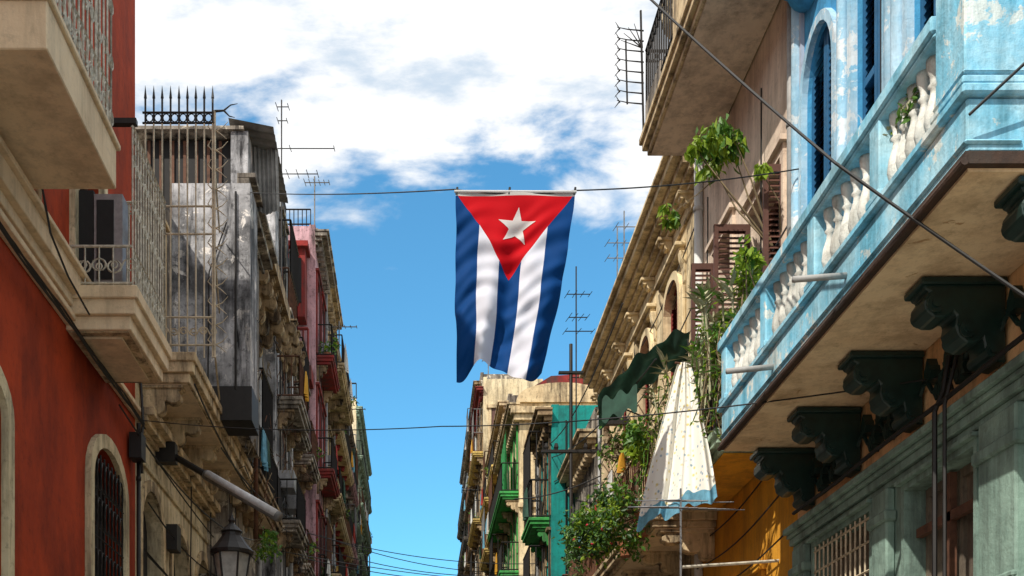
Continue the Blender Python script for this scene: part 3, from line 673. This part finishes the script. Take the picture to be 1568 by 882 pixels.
o = house('brick_red_house', 1, 3.3, 56, 62, 21.0, 'cream', 'brown', DR, [4.2, 7.6, 11, 14.4, 17.8], (.5,), slab='yellow', cbm='brown', cm='dred')
for z in (14.6, 18): end_window(o, 3.7, 4.4, 56, z, z+1.9, 'shutbrown'); end_window(o, 5.2, 5.9, 56, z, z+1.9, 'shutbrown')
o.emit()
house('brown_roofed_house', 1, 3.5, 62.1, 70, 23.6, 'greyb', 'brown', DR, [4.2, 7.6, 11, 14.4, 17.8, 21], (.6,), slab='brown', cbm='brown').emit()
house('far_grey_house', 1, 3.7, 74, 88, 25.5, 'grey', 'greyb', DR, [4.2, 7.6, 11, 14.4, 17.8, 21], (.6,), slab='greyb', clutter=False).emit()
house('far_right_house', 1, 5.4, 88.5, 110, 21, 'greyb', 'brown', DR, [4.2, 7.6, 11, 14.4, 17.8], (.6,), clutter=False).emit()

# ================================================================== flag
FY = 11.0
def flagpos(u, d, off=0):
    H = 1.74
    xl, xr = .375, 1.555-.31*d**1.25
    x = xl+(xr-xl)*u+.012*math.sin(d*9+u*3)*d+.008*math.sin(d*23)*(1 if u > .5 else -1)*abs(u-.5)
    z = 6.05-H*d*(1+.055*math.sin(u*9+1.2)*d**2+.045*u) - .03*d*math.cos(u*14)
    y = FY+d*(.07*math.sin(u*12+d*1.6+.6)+.035*math.sin(u*23+d*5))+.02*math.sin(d*14+u*5)*d+.012*math.sin(u*9-d*18) - off
    y += .014*math.sin(d*33+math.sin(u*6)*2.2)*min(1, d*3)+.011*math.sin(d*61+u*17+2*math.sin(u*9))*min(1, d*4)*(.4+.6*math.sin(u*5+d*7)**2)
    return (x, y, z)
m, nt, b = new_mat('flag_fabric')
uvn = nt.nodes.new('ShaderNodeUVMap'); sx = nt.nodes.new('ShaderNodeSeparateXYZ'); nt.links.new(uvn.outputs[0], sx.inputs[0])
def mth(op, a, b2=None):
    n = nt.nodes.new('ShaderNodeMath'); n.operation = op
    for i, q in enumerate((a, b2)):
        if q is None: continue
        if isinstance(q, (int, float)): n.inputs[i].default_value = q
        else: nt.links.new(q, n.inputs[i])
    return n.outputs[0]
u, d = sx.outputs[0], sx.outputs[1]
stripe = mth('LESS_THAN', mth('ABSOLUTE', mth('SUBTRACT', mth('FRACT', mth('MULTIPLY', u, 2.5)), .75)), .25)
col = mixc(nt, stripe, (.002, .05, .20), (.70, .71, .80))
edge = mth('MULTIPLY', mth('SUBTRACT', 1, mth('ABSOLUTE', mth('SUBTRACT', mth('MULTIPLY', u, 2), 1))), .475)
red = mth('LESS_THAN', d, edge)
col = mixc(nt, red, col, (.54, .002, .008))
col = mixc(nt, mth('LESS_THAN', d, .018), col, (.6, .58, .55))
nt.links.new(col, b.inputs['Base Color']); b.inputs['Roughness'].default_value = .75; b.inputs['Specular IOR Level'].default_value = .15
out = [n for n in nt.nodes if n.type == 'OUTPUT_MATERIAL'][0]; t = nt.nodes.new('ShaderNodeBsdfTranslucent'); nt.links.new(col, t.inputs[0])
mx = nt.nodes.new('ShaderNodeMixShader'); mx.inputs[0].default_value = .2
nt.links.new(b.outputs[0], mx.inputs[1]); nt.links.new(t.outputs[0], mx.inputs[2]); nt.links.new(mx.outputs[0], out.inputs[0])
M['flag'] = m
NU, NV = 90, 120
me = bpy.data.meshes.new('fabric'); vs = [flagpos(i/NU, j/NV) for j in range(NV+1) for i in range(NU+1)]
fs = [(j*(NU+1)+i, j*(NU+1)+i+1, (j+1)*(NU+1)+i+1, (j+1)*(NU+1)+i) for j in range(NV) for i in range(NU)]
me.from_pydata(vs, [], fs); me.update(); uv = me.uv_layers.new(name='UVMap')
for p in me.polygons:
    p.use_smooth = True
    for li in p.loop_indices:
        vi = me.loops[li].vertex_index; uv.data[li].uv = ((vi % (NU+1))/NU, (vi//(NU+1))/NV)
me.materials.append(M['flag'])
o = Obj('cuban_flag')
P = o.part('star', 'clothwhite')
cu, cd = .525, .19; W_, H_ = 1.13, 1.8
pts = []
for k in range(10):
    r = .195 if k % 2 == 0 else .075; a = math.pi/2+k*math.pi/5-.06
    pts.append((cu+r*math.cos(a)/W_, cd-r*math.sin(a)/H_))
def tri(a, b2, c_, n):
    if n == 0: P.poly([flagpos(*q, off=.005) for q in (a, b2, c_)]); return
    ab, bc, ca = [((p[0]+q[0])/2, (p[1]+q[1])/2) for p, q in ((a, b2), (b2, c_), (c_, a))]
    for tr in ((a, ab, ca), (ab, b2, bc), (ca, bc, c_), (ab, bc, ca)): tri(*tr, n-1)
for k in range(10): tri((cu, cd), pts[k], pts[(k+1) % 10], 4)
o.part('top_batten', 'clothwhite').tube([(.36, FY+.0, 6.06), (1.57, FY+.0, 6.055)], .014, 8)
T = o.part('ties', 'wire')
for x in (.38, .9, 1.55): T.tube([(x, FY, 6.03), (x+.01, FY, 6.1)], .012, 5)
e = o.emit(); fo = bpy.data.objects.new('fabric', me); scene.collection.objects.link(fo); fo.parent = e

# ================================================================== wires
def cable(name, pts, sag, r=.009):
    o = Obj(name); P = o.part('cable', 'wire')
    for a, b2 in zip(pts[:-1], pts[1:]):
        a, b2 = Vector(a), Vector(b2); P.tube([a.lerp(b2, i/16)-Vector((0, 0, sag*4*(i/16)*(1-i/16))) for i in range(17)], r, 5)
    o.emit()
cable('flag_line', [(-2.72, 18.0, 9.9), (.36, 11, 6.08), (1.57, 11, 6.07), (3.86, 11.2, 6.4)], .04, .007)
cable('overhead_cable', [(1.8, 9.0, 6.6), (2.64, 7.0, 4.03), (3.9, 5.6, 2.0)], .02, .01)
cable('overhead_cable', [(-3.9, 15.5, 5.35), (.3, 14, 4.75), (3.9, 8.2, 3.15)], .09, .007)
cable('overhead_cable', [(-3.0, 30, 7.3), (3.4, 32, 6.9)], .25, .012)
cable('overhead_cable', [(-3.0, 30, 7.0), (3.4, 32, 6.6)], .35, .012)
cable('overhead_cable', [(-3.0, 28, 6.2), (3.4, 32, 6.3)], .2, .012)
cable('overhead_cable', [(-3.2, 26, 5.9), (3.4, 38, 7.6)], .15, .012)
cable('overhead_cable', [(-3.0, 34, 8.2), (3.4, 40, 8.3)], .3, .014)
cable('overhead_cable', [(3.0, 14.0, 5.6), (3.3, 29, 9.0)], .3, .012)
cable('overhead_cable', [(2.95, 16.0, 7.2), (3.3, 30, 9.6)], .5, .012)
cable('overhead_cable', [(-3.2, 15.9, 6.0), (-3.1, 24, 6.2)], .3, .014)
cable('overhead_cable', [(-3.1, 17.5, 5.6), (-3.0, 28, 7.2)], .3, .014)
cable('overhead_cable', [(-3.9, 14.5, 5.2), (-3.2, 22, 5.2)], .4, .012)
cable('overhead_cable', [(2.98, 6.0, 3.72), (3.3, 5.9, 4.0), (4.0, 5.8, 4.1)], .0, .009)
cable('service_cable', [(2.0, 23.0, 6.3), (3.3, 20, 5.9)], .1, .012)

# ================================================================== lamps
o = Obj('tube_street_lamp')
a, b2 = Vector((-3.75, 17, 5.32)), Vector((-2.0, 16, 4.12)); mid = a.lerp(b2, .32)
o.part('arm', 'iron').tube([a, mid], .05, 10); P = o.part('housing', 'greyiron'); P.smooth = True; P.tube([mid, b2], .075, 12)
P = o.part('diffuser', 'tube'); P.smooth = True; P.tube([mid.lerp(b2, .03)+Vector((0, -.03, .015)), mid.lerp(b2, .97)+Vector((0, -.03, .015))], .062, 12)
o.part('wall_plate', 'iron').box(-4.0, -3.7, 16.9, 17.1, 5.2, 5.5)
o.part('wall_arm', 'iron').tube([(-4, 17, 5.35), a], .04, 6); o.emit()
o = Obj('street_lantern'); cx, cy = -2.35, 14.0
P = o.part('glass', 'glass'); P.lathe(cx, cy, [(.14, 2.62), (.225, 3.13)], 6)
P = o.part('frame', 'iron')
for j in range(6):
    t = 2*math.pi*j/6; P.tube([(cx+.145*math.cos(t), cy+.145*math.sin(t), 2.6), (cx+.235*math.cos(t), cy+.235*math.sin(t), 3.15)], .014, 5)
P.lathe(cx, cy, [(.27, 3.13), (.28, 3.17), (.2, 3.26), (.13, 3.36), (.12, 3.4), (.14, 3.42), (.06, 3.5), (.03, 3.53), (.045, 3.56), (.03, 3.6), (.005, 3.66)], 12)
P.lathe(cx, cy, [(.03, 2.4), (.1, 2.5), (.16, 2.6), (.15, 2.63)], 12)
P.tube([(-4.0, 14, 1.9), (-3.6, 14, 1.9), (-2.9, 14, 1.95), (-2.4, 14, 2.15), (cx, cy, 2.42)], .03, 8); P.tube([(-4, 14, 1.3), (-3.4, 14, 1.5), (-2.9, 14, 1.93)], .02, 6)
P.box(-4.0, -3.96, 13.9, 14.1, 1.2, 2.1); o.emit()

# ================================================================== antennas
def antenna(name, base, h, elems, boom=.9, dirv=(1, 0, 0), r=.014, mt='greyiron', tilt=0):
    o = Obj(name); P = o.part('mast', mt); b2 = Vector(base); d = Vector(dirv).normalized(); e = Vector((-d.y, d.x, 0))
    P.tube([b2, b2+Vector((0, 0, h))], r*1.3, 5); Q = o.part('elements', mt)
    for (z, bl, n, el) in elems:
        c = b2+Vector((0, 0, z)); Q.tube([c-d*bl*.4, c+d*bl*.6+Vector((0, 0, tilt))], r, 4)
        for i in range(n):
            p = c-d*bl*.4+d*bl*i/max(1, n-1)+Vector((0, 0, tilt*i/n)); L = el*(1-.4*i/n); Q.tube([p-e*L+Vector((0, 0, -L*.25)), p+e*L+Vector((0, 0, L*.25))], r*.7, 4)
    o.emit()
antenna('tv_antenna', (-2.95, 24, 11.4), 3.8, [(3.65, .25, 2, .25), (3.35, .2, 2, .2), (2.75, 1.9, 3, .25), (2.2, 1.3, 7, .4)], r=.012, mt='iron')
antenna('tv_antenna', (3.42, 24, 8.0), 3.6, [(3.0, .5, 4, .4), (2.5, .4, 4, .5), (2.2, .6, 3, .4), (1.2, .3, 3, .3)], r=.012, mt='iron')
antenna('tv_antenna', (3.95, 22, 9.2), 2.2, [(1.9, .5, 4, .3), (1.6, .5, 4, .3)], r=.01, mt='greyiron')
antenna('tv_antenna', (3.9, 21, 9.2), 2.0, [(1.7, .4, 3, .3)], r=.01, mt='greyiron')
antenna('tv_antenna', (2.84, 12, 2.45), .95, [(.72, 1.0, 9, .45), (.8, .7, 3, .5)], dirv=(1, .3, 0), r=.009, mt='alu', tilt=.05)
o = Obj('antenna_bracket'); o.part('arm', 'whiteiron').tube([(2.86, 12, 2.55), (3.9, 12, 2.62)], .018, 6); o.emit()
antenna('tv_antenna', (-2.7, 38, 14.8), 1.7, [(1.5, 1.0, 6, .4)], mt='greyiron', r=.018)
antenna('tv_antenna', (-2.6, 42, 13.9), 1.2, [(1.0, 1.0, 7, .4)], mt='greyiron', r=.018)
antenna('tv_antenna', (2.7, 50, 13.1), 1.2, [(1.0, 1.2, 7, .4)], dirv=(-1, 0, 0), mt='iron', r=.024)
antenna('tv_antenna', (3.8, 60, 21.6), 2.5, [(2.3, .8, 6, .4)], mt='greyiron', r=.022)
antenna('tv_antenna', (-3.4, 36.5, 18), 2.6, [(2.4, .8, 6, .4)], mt='greyiron', r=.018)
o = Obj('utility_pole'); P = o.part('post', 'iron'); P.tube([(3.1, 22.5, GZ), (3.1, 22.5, 9.3)], .035, 8)
P = o.part('crossarm', 'iron'); P.box(2.5, 4.1, 22.45, 22.55, 7.1, 7.15); P.box(2.85, 3.35, 22.45, 22.55, 8.7, 8.74)
for x in (2.6, 2.8, 3.4, 3.8): P.lathe(x, 22.5, [(.03, 7.15), (.05, 7.21), (.03, 7.29)], 6)
o.emit()

# ================================================================== hanging cloth, awning
o = Obj('hanging_tablecloth'); P = o.part('cloth', 'pattern'); P.smooth = True
def cloth(u, v):
    w = .07+.28*v**.8
    cx = 2.95-.08*v; x = cx+(u-.5)*2*w+.008*math.sin(v*6+u*9); y = 12.3-(u-.5)*.7*v+.045*(math.sin(u*19+v*.8)+.5*math.sin(u*33+v*1.5))*(.5+v*.8)
    z = 4.88-1.58*v-.1*v*(.5-u)*1.2-.04*v*math.sin(u*15+1)-.015*v*math.sin(u*37)
    return (x, y, z)
P.grid(lambda u, v: cloth(u, v*.95), 60, 50)
P = o.part('hem', 'clothblue'); P.smooth = True; P.grid(lambda u, v: cloth(u, .95+.1*v), 60, 6)
o.part('pole', 'rust').tube([(3.5, 12.4, 4.8), (2.85, 12.3, 4.88)], .012, 6); o.emit()
o = Obj('green_awning'); P = o.part('canvas', 'canvas'); P.smooth = True
P.grid(lambda u, v: (2.55+.85*u+.15*v, 15.8-1.9*u+.7*v, 5.75+.2*u+.14*math.sin(u*3.1)-.22*v*(1+.25*math.sin(u*7))+.035*math.sin(u*17+v*7)+.03*math.sin(u*31-v*9)), 60, 14)
P.grid(lambda u, v: (2.6+.4*u, 15.7-.5*u, 5.7-.3*v+.05*math.sin(u*15+v*3)), 20, 8)
F = o.part('frame', 'iron'); F.tube([(2.6, 15.7, 5.7), (3.85, 15.7, 5.2)], .01, 6); F.tube([(3.4, 14, 5.85), (3.6, 14, 4.6)], .01, 6)
o.emit()
o = Obj('laundry_line'); o.part('line', 'wire').tube([(2.85, 14.6, 4.9), (2.85, 20, 4.95)], .006, 4)
for y, w, h, mt in ((16.3, .3, .5, 'clothwhite'), (17.6, .25, .7, 'clothred'), (18.4, .4, .6, 'clothwhite'), (19.2, .3, .45, 'clothblue'), (15.4, .25, .25, 'clothyel')):
    drape(o, 'laundry', mt, (2.85, y, 4.9), (2.85, y+w, 4.9), h)
o.emit()

# ================================================================== plants
def stems(o, base, tips, r=.012, mt='stem'):
    P = o.part('stems', mt)
    for t in tips:
        a, b2 = Vector(base), Vector(t); c = a.lerp(b2, .5)+Vector((R.uniform(-.12, .12), R.uniform(-.12, .12), R.uniform(0, .15)))
        P.tube([a, a.lerp(c, .6), c, c.lerp(b2, .55), b2], r, 5, r*.4)
def plant(name, c, rad, n, size, base=None, mats=('leafl', 'leafm', 'leafd'), clumps=10, pot=True, fl=0):
    o = Obj(name); cl = leaves(o, c, rad, n, size, mats, clumps)
    base = base or (c[0], c[1], c[2]-rad[2]); stems(o, base, [q[0] for q in cl])
    if pot: o.part('pot', 'terracotta').lathe(base[0], base[1], [(.1, base[2]-.3), (.15, base[2]-.02), (.16, base[2])], 10)
    for i in range(fl):
        p = Vector((c[0]+R.uniform(-1, .3)*rad[0], c[1]-rad[1]*R.uniform(.3, 1), c[2]-R.uniform(.2, 1)*rad[2])); F = o.part('flowers', 'flower')
        F.lathe(p.x, p.y, [(.005, p.z-.02), (.022, p.z), (.01, p.z+.02)], 6)
    o.emit()
plant('balcony_bush', (2.6, 15.0, 3.8), (.42, .6, .45), 2600, .08, (3.05, 15, 3.9), ('leafm', 'leafd', 'leafm', 'leafl'), 22, fl=4)
plant('balcony_bush', (2.45, 16.2, 3.85), (.3, .5, .25), 800, .08, (3.05, 16.2, 3.9), ('leafm', 'leafd'), 12, fl=4)
plant('potted_plant', (2.95, 14.8, 4.85), (.22, .3, .22), 420, .11, (3.15, 14.8, 4.2), ('leafl', 'leafm'), 8)
plant('potted_plant', (3.0, 16.2, 5.2), (.3, .5, .35), 420, .1, (3.2, 16.2, 4.2), ('leafl', 'leafm', 'stem'), 10)
plant('potted_plant', (3.1, 18.2, 4.7), (.3, .7, .4), 420, .1, (3.2, 18.2, 4.0), ('leafl', 'leafm', 'leafd'), 10)
plant('potted_plant', (3.0, 20.5, 4.6), (.3, .7, .4), 420, .1, (3.2, 20.5, 4.0), ('leafm', 'leafd'), 10)
o = Obj('wall_sapling')
cl = leaves(o, (3.3, 12.3, 7.25), (.3, .3, .2), 380, .13, ('leafl', 'leafm', 'leafl'), 10, droop=1.0)
stems(o, (3.9, 12.2, 6.1), [q[0] for q in cl[:4]], .014)
cl = leaves(o, (3.62, 11.6, 6.65), (.08, .1, .08), 60, .12, ('leafl',), 4, droop=1.0); stems(o, (3.9, 11.9, 5.9), [cl[0][0]], .01)
cl = leaves(o, (2.88, 12.8, 6.8), (.08, .1, .09), 70, .12, ('leafl', 'leafm'), 4, droop=.8); stems(o, (3.35, 12.4, 7.0), [cl[0][0]], .008)
o.emit()
plant('balcony_plant', (3.35, 11.3, 5.45), (.18, .3, .22), 260, .11, (3.4, 11.3, 4.4), ('leafl', 'leafl', 'leafm'), 8)
plant('balcony_plant', (3.35, 12.0, 5.2), (.12, .2, .18), 110, .12, (3.4, 11.9, 4.4), ('leafl', 'leafm'), 5)
plant('balcony_plant', (3.15, 11.6, 4.85), (.12, .25, .2), 160, .09, (3.3, 11.6, 4.4), ('leafl', 'leafm', 'succ'), 8)
plant('balcony_plant', (3.08, 7.0, 4.35), (.1, .2, .14), 90, .055, (3.3, 7.0, 4.2), ('leafl', 'leafm', 'succ'), 5, pot=False)
o = Obj('succulent_cluster')
for i in range(64):
    y = R.uniform(11.05, 14.0); x = R.uniform(3.02, 3.6); z0 = 4.25; h = R.uniform(.25, 1.35)
    top = Vector((x+R.uniform(-.12, .1), y+R.uniform(-.1, .1), z0+h)); o.part('stalks', 'succ').tube([(x, y, z0), ((x+top.x)/2+.03, y, z0+h*.5), top], .013, 4)
    for k in range(14):
        t = R.uniform(0, 6.28); e_ = R.uniform(-.1, .9); L = R.uniform(.12, .26); d = Vector((math.cos(t)*math.cos(e_), math.sin(t)*math.cos(e_), math.sin(e_)))
        w = d.cross(Vector((0, 0, 1))).normalized()*.02; st = top-Vector((0, 0, R.uniform(0, .2)))
        o.part('blades', R.choice(['succ', 'succ', 'succ', 'leafm'])).quad(st-w, st+d*L*.5-w*1.3+Vector((0, 0, .01)), st+d*L, st+w)
for i in range(5):
    y = 11.3+i*.6; o.part('pots', 'terracotta').lathe(3.4, y, [(.12, 3.98), (.17, 4.25), (.18, 4.28)], 10)
o.emit()
o = Obj('hanging_vine')
for i in range(44):
    y = R.uniform(12.8, 15.2) if i % 3 else R.uniform(11.2, 11.9); x = 3.05+R.uniform(-.12, .12); z = 4.9+R.uniform(-.2, .3); L = R.uniform(.4, 1.1)
    pts = [(x+R.uniform(-.06, .06), y+R.uniform(-.05, .05), z-L*k/5) for k in range(6)]
    o.part('vines', R.choice(['stem', 'leafm'])).tube(pts, .007, 3)
    for p in pts:
        for q in range(4):
            d = Vector((R.uniform(-1, 1), R.uniform(-1, 1), R.uniform(-1, .3))).normalized()*.07; w = d.cross(Vector((0, 0, 1)))*.3; p_ = Vector(p)
            o.part('leaves', R.choice(['leafl', 'leafm', 'succ'])).quad(p_, p_+d*.5+w, p_+d, p_+d*.5-w)
o.emit()
plant('balcony_bush', (-2.75, 20.3, 4.75), (.2, .45, .25), 260, .1, (-3.1, 20.3, 4.6), ('leafm', 'leafl'), 8, pot=False)
o = Obj('dry_vine_tangle')
for i in range(90):
    y = R.uniform(18.5, 31); z = R.uniform(5.6, 9.6); x = -3.0+R.uniform(-.25, .15)
    pts = [Vector((x, y, z))]
    for k in range(5): pts.append(pts[-1]+Vector((R.uniform(-.1, .12), R.uniform(-.2, .2), R.uniform(-.35, .3))))
    o.part('branches', R.choice(['stem', 'iron', 'rust'])).tube(pts, .012, 3, .005)
o.emit()

# ================================================================== sky, sun, camera
el, rot = math.radians(46), math.radians(222)
w = bpy.data.worlds.new('World'); scene.world = w; w.use_nodes = True; nt = w.node_tree; nt.nodes.clear()
out = nt.nodes.new('ShaderNodeOutputWorld'); bg = nt.nodes.new('ShaderNodeBackground'); nt.links.new(bg.outputs[0], out.inputs[0])
sky = nt.nodes.new('ShaderNodeTexSky'); sky.sky_type = 'NISHITA'; sky.sun_disc = False; sky.sun_elevation = el; sky.sun_rotation = rot
sky.air_density = 1.0; sky.dust_density = .5; sky.ozone_density = 2.0
bg.inputs[1].default_value = .15
tc = nt.nodes.new('ShaderNodeTexCoord'); sp = nt.nodes.new('ShaderNodeSeparateXYZ'); nt.links.new(tc.outputs['Generated'], sp.inputs[0])
zc = mth('MAXIMUM', sp.outputs[2], .03)
uu, vv = mth('DIVIDE', sp.outputs[0], zc), mth('DIVIDE', sp.outputs[1], zc)
cb = nt.nodes.new('ShaderNodeCombineXYZ'); nt.links.new(uu, cb.inputs[0]); nt.links.new(vv, cb.inputs[1])
def wn(scale, detail, rough, loc, sc=(1, 1, 1), dist=0):
    mp = nt.nodes.new('ShaderNodeMapping'); mp.inputs['Location'].default_value = loc; mp.inputs['Scale'].default_value = sc; nt.links.new(cb.outputs[0], mp.inputs[0])
    n = nt.nodes.new('ShaderNodeTexNoise'); n.inputs['Scale'].default_value = scale; n.inputs['Detail'].default_value = detail; n.inputs['Roughness'].default_value = rough; n.inputs['Distortion'].default_value = dist
    nt.links.new(mp.outputs[0], n.inputs['Vector']); return n.outputs[0]
base = wn(3.2, 9, .56, (3.1, 1.7, 0), (1, 1.0, 1), .3)
bias = rng(nt, vv, 1.3, 2.05, .33, -.18)
bias2 = rng(nt, vv, 2.05, 2.6, 0, -.1)
den = mth('ADD', mth('ADD', base, bias), bias2)
cov = rng(nt, den, .47, .63)
nt.nodes[-1].interpolation_type = 'SMOOTHSTEP'
shade = rng(nt, wn(4.0, 7, .6, (8, 2, 0), (1, 1.4, 1)), .34, .52)
nt.nodes[-1].interpolation_type = 'SMOOTHSTEP'
cc = mixc(nt, shade, (4.2, 5.0, 5.9), (7.4, 7.4, 7.4))
tint = nt.nodes.new('ShaderNodeMix'); tint.data_type = 'RGBA'; tint.blend_type = 'MULTIPLY'; tint.inputs[0].default_value = 1
nt.links.new(sky.outputs[0], tint.inputs[6]); tint.inputs[7].default_value = (.66, 1.38, 1.5, 1)
fin = mixc(nt, cov, tint.outputs[2], cc)
nt.links.new(fin, bg.inputs[0])

sd = bpy.data.lights.new('sun', 'SUN'); sd.energy = 5.0; sd.angle = math.radians(.5); sd.color = (1, .93, .82)
so = bpy.data.objects.new('sun', sd); scene.collection.objects.link(so)
dirv = Vector((math.sin(rot)*math.cos(el), math.cos(rot)*math.cos(el), math.sin(el)))
so.rotation_euler = dirv.to_track_quat('Z', 'Y').to_euler()

cam = bpy.data.cameras.new('camera'); co = bpy.data.objects.new('camera', cam); scene.collection.objects.link(co)
co.location = (0, 0, 0); co.rotation_euler = (math.radians(90), 0, 0)
cam.sensor_width = 36; cam.lens = 36*1700/1568; cam.shift_x = .0918; cam.shift_y = .503; cam.clip_end = 3000; cam.clip_start = .05
scene.camera = co
scene.view_settings.view_transform = 'Standard'; scene.view_settings.look = 'None'; scene.view_settings.exposure = 0
